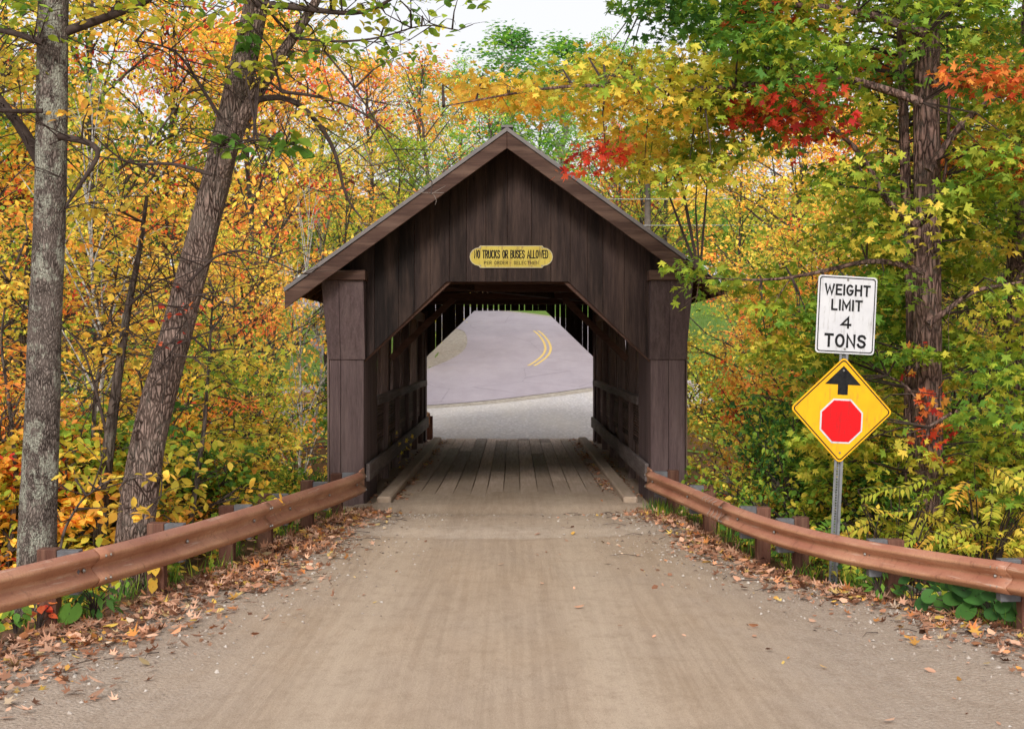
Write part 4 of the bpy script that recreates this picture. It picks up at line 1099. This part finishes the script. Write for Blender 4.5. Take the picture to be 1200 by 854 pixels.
# --- centre, beyond the bridge (py gives the top of the tree in the photograph)
def ht(px, Y, top): return (VY - top) * Y / F + H - float(hz((px - VX) * Y / F, Y)) + .3
TT = [
 # kind, px, Y, top py, hue, amp, bright, wide, label
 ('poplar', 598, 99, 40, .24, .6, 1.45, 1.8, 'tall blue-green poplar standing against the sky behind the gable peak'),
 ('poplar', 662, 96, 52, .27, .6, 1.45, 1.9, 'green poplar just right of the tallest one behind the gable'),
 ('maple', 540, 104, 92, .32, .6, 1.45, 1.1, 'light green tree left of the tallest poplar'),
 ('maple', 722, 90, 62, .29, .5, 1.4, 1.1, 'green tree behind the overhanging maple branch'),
 ('broad', 488, 74, 95, .36, .6, .9, .9, 'yellow-green tree rising behind the orange birch'),
 ('airy', 492, 58, 72, .72, .8, .95, 1.3, 'orange-leaved birch above the left roof slope'),
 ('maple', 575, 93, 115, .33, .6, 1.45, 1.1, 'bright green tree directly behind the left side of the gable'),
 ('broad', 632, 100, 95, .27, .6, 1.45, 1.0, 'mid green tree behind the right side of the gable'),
 ('maple', 728, 66, 165, .88, .5, .95, .8, 'small red maple above the right roof slope'),
 ('maple', 752, 62, 150, .40, .7, .95, 1.0, 'yellow-green tree beside the utility pole'),
 ('broad', 780, 66, 80, .45, .7, .9, 1.0, 'tall lime tree behind the utility pole'),
 ('maple', 470, 52, 175, .42, .6, .95, 1.0, 'yellow-green tree behind the left roof slope'),
 ('broad', 432, 62, 85, .66, .9, .95, 1.0, 'golden orange tree behind the hanging bare twigs'),
 # right
 ('airy', 868, 42, 140, .60, .8, 1.0, .7, 'golden yellow tree right of the bridge roof'),
 ('broad', 940, 40, 110, .63, .9, 1.0, .95, 'tall golden tree behind the weight limit sign'),
 ('maple', 1000, 33, 150, .70, .9, 1.0, .9, 'peach-coloured maple seen between green branches'),
 ('layered', 935, 29, 300, .58, .8, 1.0, .8, 'yellow understory tree right of the bridge post'),
 ('young', 918, 24, 360, .66, .8, 1.0, .9, 'golden young maple left of the diamond sign'),
 ('layered', 960, 25.5, 300, .52, .8, .9, .85, 'yellow-green understory tree behind the diamond sign'),
 ('maple', 1080, 27, 60, .46, .7, .85, .9, 'yellow-green maple behind the twin trunks'),
 ('broad', 1170, 31, 40, .44, .8, .8, .9, 'green and gold tree at the upper right corner'),
 ('maple', 1110, 42, 50, .60, .8, .9, 1.0, 'distant golden tree behind the twin trunks'),
 ('layered', 1120, 20.5, 330, .42, .7, .8, .8, 'leafy understory maple right of the twin trunks'),
 ('layered', 1030, 21, 400, .40, .7, .8, .7, 'green understory maple below the diamond sign'),
 ('broad', 1240, 24, 60, .40, .8, .8, .9, 'green tree just past the right edge trunk'),
 ('broad', 905, 54, 180, .55, .8, .95, .9, 'yellow tree at the roof end on the right'),
 # left
 ('broad', 318, 60, 30, .70, .9, 1.0, 1.0, 'tall orange tree left of the bridge roof'),
 ('maple', 290, 33, 60, .68, .9, 1.0, 1.0, 'orange maple behind the fork of the furrowed trunk'),
 ('airy', 384, 42, 190, .42, .6, 1.0, .8, 'olive green slender tree by the left eave'),
 ('broad', 200, 36, -10, .60, .9, 1.0, 1.0, 'tall golden tree between the two big left trunks'),
 ('broad', 110, 31, -60, .48, .9, .95, 1.0, 'yellow-green tree behind the lichened trunk'),
 ('broad', 0, 30, -60, .52, .9, .9, 1.0, 'gold and green tree at the upper left corner'),
 ('maple', 30, 22, 180, .62, .9, 1.0, .8, 'yellow maple behind the lichened trunk'),
 ('layered', 120, 20, 260, .60, .9, 1.0, .8, 'golden understory maple between the left trunks'),
 ('layered', 270, 21.5, 300, .57, .8, 1.0, .8, 'yellow understory maple right of the furrowed trunk'),
 ('layered', 258, 27, 290, .66, .9, 1.0, .8, 'amber understory tree left of the bridge post'),
 ('young', 215, 18.5, 400, .46, .8, .95, .9, 'yellow-green young maple behind the furrowed trunk'),
 ('young', 270, 19.5, 440, .44, .8, .95, .9, 'lime young maple above the left guardrail'),
 ('maple', -60, 20, 60, .60, .9, .9, .9, 'golden tree just past the left edge'),
 ('airy', 408, 39.5, 200, .44, .8, .9, .9, 'thin pale-stemmed tree beside the left eave'),
 ('bare', 355, 29, 230, .40, .9, .9, 1.0, 'nearly bare grey-stemmed tree left of the bridge post'),
 ('bare', 368, 38.5, 250, .42, .9, .9, .9, 'second bare grey tree touching the left eave'),
 ('bare', 130, 17, 120, .60, .6, .9, .8, 'thin bare tree behind the dark slender stem'),
 ('broad', 240, 52, 40, .80, .8, .95, 1.0, 'distant orange-red tree behind the furrowed trunk'),
 ('broad', 380, 75, 60, .60, .8, .9, 1.1, 'distant golden tree filling the gap above the left eave'),
]
for k, px, Y, top, hu, am, brt, wd, lb in TT:
    nm = {'poplar': 'poplar_tree', 'airy': 'birch_tree', 'bare': 'birch_tree', 'maple': 'maple_tree', 'layered': 'understory_maple', 'young': 'young_maple', 'broad': 'broadleaf_tree'}[k]
    h_ = ht(px, Y, top); wf = wd * (1 if k in ('poplar',) else min(1.35, max(.75, 9 / h_)) if k in ('broad', 'maple') else 1)
    plant(k, px, Y, lb, hu, am, brt, h_, nm, wide=wf)
# woods to both sides, seen only as dense filling
for i in range(16):
    s = -1 if i % 2 else 1; Y = rng.uniform(44, 84); X = s * rng.uniform(17, 32)
    px = VX + X * F / Y
    hu = rng.uniform(.5, .75) if s < 0 else rng.uniform(.35, .65)
    plant('broad', 0, Y, 'autumn tree in the dense far woods left of the bridge' if s < 0 else 'autumn tree in the dense far woods right of the bridge', hu, .9, .9, rng.uniform(10, 14), 'broadleaf_tree', X=X,
          group='far woods left of the bridge' if s < 0 else 'far woods right of the bridge')
# shrubs
SS = [
 ('shrub', 360, 24.5, .36, 'green shrub at the foot of the left bridge post'), ('shrub2', 335, 22.5, .36, 'yellow-green shrub behind the left guardrail near the bridge'), ('shrub', 300, 23, .66, 'amber shrub behind the left guardrail'),
 ('shrub2', 375, 22.3, .30, 'low green shrub touching the left bridge post'), ('shrub', 260, 19.5, .50, 'yellow shrub behind the third left guardrail post'), ('shrub2', 230, 17.6, .34, 'low green shrub behind the second left guardrail post'),
 ('shrub', 200, 18.2, .62, 'golden shrub right of the furrowed trunk base'), ('shrub', 95, 16.6, .66, 'golden shrub between the left trunks'), ('shrub', 20, 16.2, .74, 'orange shrub at the left edge'), ('shrub2', 60, 15.0, .58, 'yellow shrub beside the lichened trunk'),
 ('shrub', -30, 14.5, .70, 'orange shrub just past the left edge'), ('shrub2', 135, 15.6, .42, 'lime shrub beside the furrowed trunk'), ('shrub', 320, 28, .74, 'orange shrub further back left of the bridge'), ('shrub', 285, 26, .60, 'yellow shrub further back on the left bank'),
 ('shrub2', 395, 39.5, .34, 'green bush on the far bank left of the bridge'), ('shrub', 290, 38.8, .62, 'golden bush by the distant guardrail'),
 ('shrub', 850, 26, .44, 'green shrub behind the right bridge post'), ('shrub2', 885, 23.5, .68, 'orange shrub behind the right guardrail near the bridge'), ('shrub', 915, 21.5, .68, 'orange-gold shrub left of the sign post'), ('shrub', 945, 20.2, .74, 'red-orange shrub near the sign post'),
 ('shrub2', 905, 19.2, .32, 'low green shrub over the right guardrail'), ('shrub2', 920, 17.6, .30, 'low green shrub left of the sign post foot'), ('shrub', 960, 18.8, .36, 'green shrub behind the sign post'), ('shrub', 850, 25.5, .64, 'golden shrub on the right bank'),
 ('shrub', 905, 24.5, .80, 'rust-coloured shrub on the right bank'), ('shrub', 1000, 19.2, .44, 'yellow-green shrub right of the sign post'), ('shrub', 1050, 17.9, .46, 'lime shrub in front of the twin trunks'), ('shrub2', 1020, 16.6, .36, 'low green shrub at the right guardrail post'),
 ('shrub', 1150, 18.4, .48, 'yellow-green shrub right of the twin trunks'), ('shrub', 1200, 17.0, .40, 'green shrub at the right edge'), ('shrub', 1260, 16, .42, 'green shrub just past the right edge'),
 ('shrub', 780, 52, .50, 'yellow bush beyond the bridge on the right'), ('shrub', 820, 40, .52, 'yellow bush on the far right bank'), ('shrub2', 870, 39, .46, 'lime bush on the far right bank'),
]
for k, px, Y, hu, lb in SS:
    plant(k, px, Y, lb, hu, .9, .85, {'shrub': 1.9, 'shrub2': 1.3}[k] * rng.uniform(.85, 1.35), 'shrub', 'shrub', 'shrubs along the banks', sink=.05)

# sumac with feathery leaves on the right
def sumac(label, px0, px1, py0, py1, Yr, n, hue, base):
    base = np.array(base); t = thing('sumac_bush', label, 'shrub', base, group='sumac bushes behind the right guardrail')
    C = []; Nn = []; Yd = []; S = []; Hh = []; tw = MB()
    for k in range(n):
        c = W(rng.uniform(px0, px1), rng.uniform(py0, py1), rng.uniform(*Yr))
        az = rng.uniform(0, 6.28); d = np.array([math.cos(az), math.sin(az) * .7, -.35 + rng.normal(0, .2)]); d /= np.linalg.norm(d)
        L = rng.uniform(.28, .46); up = np.array([rng.normal(0, .3), -.5 + rng.normal(0, .3), .8]); sd = np.cross(d, up); sd /= np.linalg.norm(sd); up = np.cross(sd, d)
        hu = hue + rng.normal(0, .07)
        pts = []
        for q in range(10):
            f = q / 9; p = c + d * L * f + np.array([0, 0, -.16 * f * f * L]); pts.append(p)
            if q == 0: continue
            for s in (-1, 1):
                C.append(p); Nn.append(up + rng.normal(0, .12, 3)); Yd.append(sd * s + d * .45 + np.array([0, 0, -.2])); S.append(.12 * (1 - .5 * abs(f - .5)) * rng.uniform(.85, 1.1)); Hh.append(hu + rng.normal(0, .03))
        tw.tube(pts, np.linspace(.004, .0015, 10), 4, cap=False)
        r = base + (c - base) * np.array([.2, .2, .1]); tw.tube([r, r * .5 + c * .5 + [0, 0, .1], c], [.012, .008, .004], 4, cap=False)
    tw.build('stems', M['twig'], t, off=base)
    leafobj('fronds', leaves_mesh('fronds', C, np.array(Nn), np.array(Yd), np.array(S), LANCE, np.array(Hh), .1, off=base), t)
sumac('yellow-green sumac with feathery leaves behind the right rail', 1000, 1110, 560, 640, (14.9, 16.0), 30, .44, W(1050, 690, 15.6))
sumac('orange-tinged sumac with feathery leaves at the right edge', 1100, 1210, 540, 650, (14.6, 16.0), 36, .52, W(1150, 690, 15.4))
sumac('green sumac low beside the sign post', 985, 1060, 600, 660, (14.7, 15.4), 10, .36, W(1010, 700, 15.2))

# broad-leaved weeds
def weed(label, px, py, Y, n, size, hue, shape, name='weed', r=.15, group='weeds at the guardrail feet'):
    c = W(px, py, Y); c[2] = float(hz(c[0], c[1])); t = thing(name, label, 'plant', c, group=group)
    cr = Crown(); P = []; Nn = []; Yd = []; tw = MB()
    for k in range(n):
        a = rng.uniform(0, 6.28); q = np.array([math.cos(a) * r * rng.uniform(.3, 1), math.sin(a) * r * rng.uniform(.3, 1), rng.uniform(.08, .28)]); P.append(q)
        Nn.append(np.array([q[0] * 1.5 + rng.normal(0, .2), -.7, .8 + rng.normal(0, .2)])); Yd.append(np.array([q[0], q[1], -.1])); tw.tube([(0, 0, -.03), (q[0] * .4, q[1] * .4, q[2] * .7), q], [.006, .005, .003], 4)
    tw.build('stems', M['twig'], t)
    leafobj('foliage', leaves_mesh('foliage', P, np.array(Nn), np.array(Yd), size * rng.uniform(.7, 1.2, n), shape, hue + rng.normal(0, .04, n), .05), t)
ROUND = (np.array([(0.5 * math.cos(R(a)) * (1 if a != 270 else .3), .5 * math.sin(R(a)) * (1 if a != 270 else .3), .03 * math.cos(R(3 * a))) for a in range(0, 360, 18)] + [(0, -.05, -.03)], float), [(20, i, (i + 1) % 20) for i in range(20)])
weed('round bright green leaf plant at the first left guardrail post', 80, 745, 11.55, 2, .19, .25, ROUND, r=.05)
weed('spiky green weed beside the first left guardrail post', 112, 735, 12.0, 26, .13, .2, LANCE, r=.22)
weed('small reddish weed at the left guardrail foot', 45, 750, 11.45, 9, .09, .84, OVAL, r=.12)
weed('green seedling at the lower left edge', 18, 755, 11.4, 8, .09, .28, OVAL, r=.12)
weed('yellow-leaved seedling beside the second left guardrail post', 181, 700, 13.2, 4, .11, .6, OVAL, r=.08)
weed('clump of dark green broad leaves below the right guardrail', 1125, 720, 12.9, 16, .15, .14, ROUND, r=.35)
weed('broad green leaf clump at the right edge below the rail', 1170, 722, 12.6, 16, .17, .12, ROUND, r=.35)
weed('low blue-green leaf plant beside the log', 1072, 722, 13.3, 12, .12, .12, OVAL, r=.25)
weed('small fern-like weed by the right guardrail post', 1030, 700, 13.7, 18, .11, .28, LANCE, r=.18)

# fallen birch log
lg = W(1035, 690, 14.6)
t = thing('fallen_log', 'pale lichened fallen log lying behind the right guardrail', 'log', lg)
mb = MB(); Pl = np.array([W(1030, 690, 14.8), W(1060, 694, 14.5), W(1110, 699, 14.2), W(1160, 704, 13.9), W(1230, 712, 13.6)]); Pl = smooth_path(Pl, 20); mb.tube(Pl, np.linspace(.05, .075, 20), 14, wob=.12)
mb.build('log', M['barkA'], t, smooth=True, off=lg)
mb = MB(); mb.tube(smooth_path(np.array([W(1085, 696, 14.35), W(1060, 686, 14.2), W(1040, 680, 14.1)]), 8), np.linspace(.035, .015, 8), 8); mb.build('branch_stub', M['barkA'], t, smooth=True, off=lg)
# leaning dead stick in the right woods
mb = MB(); mb.tube(smooth_path(np.array([W(897, 465, 20), W(925, 490, 20.3), W(950, 512, 20.5)]), 10), np.linspace(.03, .045, 10), 8, wob=.1)
tag(mb.build('dead_branch', M['twig'], smooth=True), 'dark dead branch leaning in the bushes left of the diamond sign', 'branch')

# bare twig reaching over the roof edge
tb = W(470, 175, 16)
t = thing('bare_twig', 'bare pale twig drooping over the left roof edge', 'twig', tb)
mb = MB()
for pts, r in (([(425, 165), (440, 210), (470, 225), (495, 228), (520, 226)], .009), ([(505, 228), (515, 222), (522, 218)], .007), ([(508, 228), (512, 235), (510, 240)], .006), ([(420, 256), (423, 262), (428, 272)], .006)):
    mb.tube(smooth_path(pth(pts, 17.5), 10), np.linspace(r, r * .5, 10), 5)
mb.build('twigs', M['twigpale'], t, smooth=True, off=tb)

# ------------------------------------------------------------------ scattered stuff
def scatter(n, fx, fy, accept=None):
    X = fx(n); Y = fy(n)
    if accept is not None:
        m = accept(X, Y); X, Y = X[m], Y[m]
    return X, Y
def litter(name, X, Y, size, dz=.012, lie=.28, hue=None, label='', shape=HEX, zfn=None, extra=0):
    n = len(X); Z = (zfn or hz)(X, Y) + dz + rng.random(n) * extra
    N_ = rng.normal(0, lie, (n, 3)); N_[:, 2] += 1
    me = leaves_mesh(name, np.c_[X, Y, Z], N_, rng.normal(0, 1, (n, 3)), size * rng.choice([.35, .6, .8, 1.0, 1.35], n) * rng.uniform(.8, 1.15, n), shape, rng.random(n) ** .9 if hue is None else hue, -.3)
    o = link(name, me, M['litter']); tag(o, label, 'fallen leaves', kind='stuff'); return o
# distances from the rails decide how thick the drift lies
def near_edge(n, side):
    Y = rng.uniform(7.5, 20.3, n)
    d = np.abs(rng.normal(0, 1, n)) * np.where(side < 0, .54, .48) * np.interp(Y, [8, 13, 20], [1.25, .9, .45]) - .25
    clump = (np.sin(Y * 2.3 + 1) * .5 + np.sin(Y * 5.1 + d * 3) * .5)
    keep = rng.random(n) < (.62 + .38 * clump)
    X = (lx(Y) + .12 + d) if side < 0 else (rx(Y) - .12 - d)
    return X[keep], Y[keep]
X1, Y1 = near_edge(9800, -1); X2, Y2 = near_edge(7000, 1)
litter('fallen_leaves', np.r_[X1, X2][::2], np.r_[Y1, Y2][::2], .078, label='drift of brown and pinkish dead leaves along both guardrails', extra=.03)
litter('fallen_leaves', np.r_[X1, X2][1::2], np.r_[Y1, Y2][1::2], .095, label='curled dead maple leaves mixed into the drifts along both guardrails', extra=.03, shape=MAPLE_S, lie=.4)
tw_ = MB()
for k in range(240):
    sd_ = -1 if k % 2 else 1; y = rng.uniform(8, 20); x = (lx(y) + abs(rng.normal(.3, .35))) if sd_ < 0 else (rx(y) - abs(rng.normal(.3, .35))); a = rng.uniform(0, 6.28); L = rng.uniform(.08, .3); z = float(hz(x, y)) + .02
    tw_.tube([(x, y, z), (x + math.cos(a) * L * .5, y + math.sin(a) * L * .5, z + .012), (x + math.cos(a + .3) * L, y + math.sin(a + .3) * L, z)], [.004, .003, .002], 4, cap=False)
tag(tw_.build('twig_debris', M['twig']), 'broken twigs lying among the dead leaves by the guardrails', 'twigs', kind='stuff')
Xs = rng.uniform(-4.5, 5.5, 3600); Ys = rng.uniform(7.5, 20, 3600); dd = np.minimum(Xs - lx(Ys), rx(Ys) - Xs)
k_ = (dd > .1) & (rng.random(3600) < .9 * np.where(Xs > 0, np.exp(-dd * 1.15), np.exp(-dd * 2.2)) + .006)
litter('fallen_leaves', Xs[k_], Ys[k_], .06, label='single dead leaves dotted over the open dirt road')
# leaves banked along the curbs in the bridge
n = 1500; Yb = rng.uniform(20.9, 35.8, n); s_ = np.where(rng.random(n) < .4, -1, 1)
Xb = BX + s_ * (1.60 - np.abs(rng.normal(0, .10, n))); k_ = rng.random(n) < .55 + .45 * np.sin(Yb * 1.9 + s_)
litter('fallen_leaves', Xb[k_], Yb[k_], .06, zfn=lambda x, y: np.full(len(x), .052), dz=0, extra=.02, label='dead leaves banked along the wheel curbs inside the bridge')
n = 500; Yb = rng.uniform(20.9, 35.8, n); s_ = np.where(rng.random(n) < .5, -1, 1); Xb = BX + s_ * rng.uniform(1.84, 1.98, n)
litter('fallen_leaves', Xb, Yb, .055, zfn=lambda x, y: np.full(len(x), .012), dz=0, extra=.02, label='dead leaves behind the wheel curbs')
n = 9000; Xf = rng.uniform(-14, 14, n); Yf = rng.uniform(8, 24, n); k_ = (Xf < lx(Yf) - .1) | (Xf > rx(Yf) + .1)
litter('fallen_leaves', Xf[k_], Yf[k_], .10, label='dead leaves covering the forest floor beyond the guardrails', extra=.04)
# loose stones on the shoulders
STONE = (np.array([(.5, 0, 0), (.1, .45, 0), (-.45, .2, 0), (-.3, -.4, 0), (.25, -.4, 0), (.05, 0, .4), (0, 0, -.3)], float), [(0, 1, 5), (1, 2, 5), (2, 3, 5), (3, 4, 5), (4, 0, 5)])
n = 5500; Ys = rng.uniform(7.6, 20.4, n); sd_ = rng.random(n) < .5; d = np.abs(rng.normal(0, .75, n)); Xs = np.where(sd_, lx(Ys) + d, rx(Ys) - d)
me = leaves_mesh('loose_stones', np.c_[Xs, Ys, hz(Xs, Ys) + .008], rand_dirs(n, 1, .25), rng.normal(0, 1, (n, 3)), .022 * rng.choice([.5, .7, 1, 1.5], n) * rng.uniform(.7, 1.3, n), STONE, rng.random(n))
me.polygons.foreach_set('use_smooth', np.zeros(len(me.polygons), bool))
sn = NT('loose_stone', .9, .2); sn.col(sn.ramp(sn.attr('hue'), [(0, (.20, .15, .12)), (.5, (.38, .32, .27)), (1, (.58, .53, .48))]))
tag(link('loose_stones', me, sn.m), 'small loose stones along the dirt road shoulders', 'stones', kind='stuff')
# ground cover
def cover(name, label, n, xr, yr, hfun, hue, hs, size, shape, accept, up=.7, cat='ground cover', bright=1.0):
    X, Y = scatter(n, lambda n: rng.uniform(*xr, n), lambda n: rng.uniform(*yr, n), accept)
    n = len(X); cl = (bumps(X * 2.2, Y * 2.2) + 1) / 2
    Z = hz(X, Y) + rng.random(n) * hfun * (.4 + cl)
    me = leaves_mesh(name, np.c_[X, Y, Z], rand_dirs(n, up, .6) + np.array([0, -.35, 0]), rand_y(n), size * rng.uniform(.6, 1.3, n), shape, hue + (cl - .5) * .25 + rng.normal(0, hs, n), .1)
    o = leafobj(name, me, None, bright=bright); tag(o, label, cat, kind='stuff'); return o
off_road = lambda X, Y: ((X < lx(Y) - .3) | (X > rx(Y) + .3)) & ~((np.abs(X) < 2.7) & (Y > 20.5))
cover('undergrowth', 'low mixed undergrowth on the banks beyond the guardrails', 52000, (-13, 12), (9, 36), .42, .40, .13, .085, HEX, off_road)
cover('undergrowth', 'low bushes and weeds on the far side of the brook', 26000, (-20, 20), (35.5, 60), .55, .42, .12, .13, HEX,
      lambda X, Y: (np.abs(X) > 3.2 + (Y > 40) * (Y - 40) * .12) & (np.abs(X) > 3.6) & (Y < np.where(X < 0, 41.0 + .12 * (X + 12) + 1.4, 46)))
def blades(name, label, X, Y, size, hue, hs=.04, zfn=hz):
    n = len(X); az = rng.uniform(0, 6.28, n); Yd = np.c_[np.cos(az) * .45, np.sin(az) * .45, np.ones(n)]; Nn = np.c_[np.cos(az), np.sin(az), -.4 * np.ones(n)]
    me = leaves_mesh(name, np.c_[X, Y, zfn(X, Y) - .01], Nn, Yd, size * rng.uniform(.5, 1.3, n), BLADE, hue + rng.normal(0, hs, n), .05)
    o = leafobj(name, me, None, bright=.8); tag(o, label, 'grass', kind='stuff')
def tufts(cx, cy, r, n): 
    return cx + rng.normal(0, r, n), cy + rng.normal(0, r, n)
T_ = []
for side in (-1, 1):
    for y in np.arange(8, 20.2, .22):
        x = (lx(y) - .12 - rng.random() * .4) if side < 0 else (rx(y) + .12 + rng.random() * .4)
        if rng.random() < (.3 if side < 0 else .7): T_.append(tufts(x, y, .07, int(rng.uniform(14, 40))))
T_.append(tufts(1.95, 20.2, .10, 160)); T_.append(tufts(2.05, 19.5, .12, 90))
X = np.concatenate([a for a, b in T_]); Y = np.concatenate([b for a, b in T_])
blades('grass', 'grass tufts at the feet of the guardrail posts', X, Y, .20, .30, .10)
n = 46000; X = rng.uniform(-20, 20, n); Y = rng.uniform(38, 96, n)
dist = np.min(np.abs(X[:, None] - np.interp(Y, RC[60:, 1], RC[60:, 0])[:, None]), axis=1)
k_ = ((dist > 5.0) | (Y < 46)) & (np.abs(X) > 2.4 + np.maximum(0, Y - 37) * .5 * (Y < 51)) & ~((Y > 47) & (Y < 53) & (X < 0) & (X > -20) & (Y > 44 + (X + 25) * .25 - 5) & (Y < 44 + (X + 25) * .25 + 5))
blades('grass', 'mown grass on the verges beyond the bridge', X[k_], Y[k_], .22, .30, .06)

# far wooded hillside, one mass
n = 60000; X = rng.uniform(-75, 75, n); Y = rng.uniform(98, 165, n)
cell = np.floor(X / 5.5) * 7.3 + np.floor(Y / 6.5) * 3.1
hrnd = (np.sin(cell * 12.9898) * 43758.5) % 1
hgt = 6 + 5 * hrnd; ux = ((X / 5.5) % 1 - .5) * 2; uy = ((Y / 6.5) % 1 - .5) * 2
q = np.sqrt(np.clip(1 - .55 * (ux ** 2 + uy ** 2), .05, 1))
Z = hz(X, Y) + hgt * q * (1 - .35 * rng.random(n) ** 2) - 1.0 * rng.random(n)
me = leaves_mesh('wooded_hillside', np.c_[X, Y, Z], rand_dirs(n, .7, .8) + np.array([0, -.5, 0]), rand_y(n), .8 * rng.uniform(.5, 1.2, n), HEX, .18 + .5 * hrnd + rng.normal(0, .05, n), 0)
o = leafobj('wooded_hillside', me, None, bright=.8); tag(o, 'distant wooded hillside in green and gold behind the bridge', 'woods', kind='stuff')

# ------------------------------------------------------------------ light, sky, camera
SC.world = bpy.data.worlds.new('World'); SC.world.use_nodes = True
nt = SC.world.node_tree; bg = nt.nodes['Background']
SUN_EL, SUN_AZ = 31, 191        # azimuth clockwise from +y
sky = nt.nodes.new('ShaderNodeTexSky'); sky.sky_type = 'NISHITA'; sky.sun_disc = False
sky.sun_elevation = R(SUN_EL); sky.sun_rotation = R(SUN_AZ); sky.air_density = 1.0; sky.dust_density = 4.0; sky.ozone_density = 1.0
hs = nt.nodes.new('ShaderNodeHueSaturation'); hs.inputs['Saturation'].default_value = .22; hs.inputs['Value'].default_value = 1.0
nt.links.new(sky.outputs[0], hs.inputs['Color'])
mx = nt.nodes.new('ShaderNodeMix'); mx.data_type = 'RGBA'; mx.inputs[0].default_value = .6
nt.links.new(hs.outputs[0], mx.inputs[6]); mx.inputs[7].default_value = (8.0, 8.0, 8.3, 1)
nt.links.new(mx.outputs[2], bg.inputs['Color']); bg.inputs['Strength'].default_value = .15
sun = bpy.data.lights.new('sun', 'SUN'); sun.energy = 2.5; sun.angle = R(16); sun.color = (1, .95, .88)
so = bpy.data.objects.new('sun', sun); COL.objects.link(so)
az, el = R(SUN_AZ), R(SUN_EL)
dvec = Vector((math.sin(az) * math.cos(el), math.cos(az) * math.cos(el), math.sin(el)))
so.rotation_euler = dvec.to_track_quat('Z', 'Y').to_euler()

cam = bpy.data.cameras.new('camera'); co = bpy.data.objects.new('camera', cam); COL.objects.link(co)
co.location = (0, 0, H); co.rotation_euler = (R(90), 0, 0)
cam.sensor_width = 36; cam.lens = 36 * F / 1200; cam.shift_x = -(VX - 600) / 1200; cam.shift_y = -(427 - VY) / 1200
cam.clip_end = 2000; cam.clip_start = .1
cam.dof.use_dof = True; cam.dof.focus_distance = 18.5; cam.dof.aperture_fstop = 5.6
SC.camera = co
SC.view_settings.view_transform = 'Standard'; SC.view_settings.look = 'None'; SC.view_settings.exposure = 0; SC.view_settings.gamma = 1
SC.render.engine = 'CYCLES'
SC.cycles.use_denoising = True; SC.cycles.use_adaptive_sampling = True; SC.cycles.adaptive_threshold = .015
SC.cycles.max_bounces = 6; SC.cycles.diffuse_bounces = 4; SC.cycles.glossy_bounces = 2; SC.cycles.transmission_bounces = 3; SC.cycles.transparent_max_bounces = 4
SC.cycles.caustics_reflective = False; SC.cycles.caustics_refractive = False
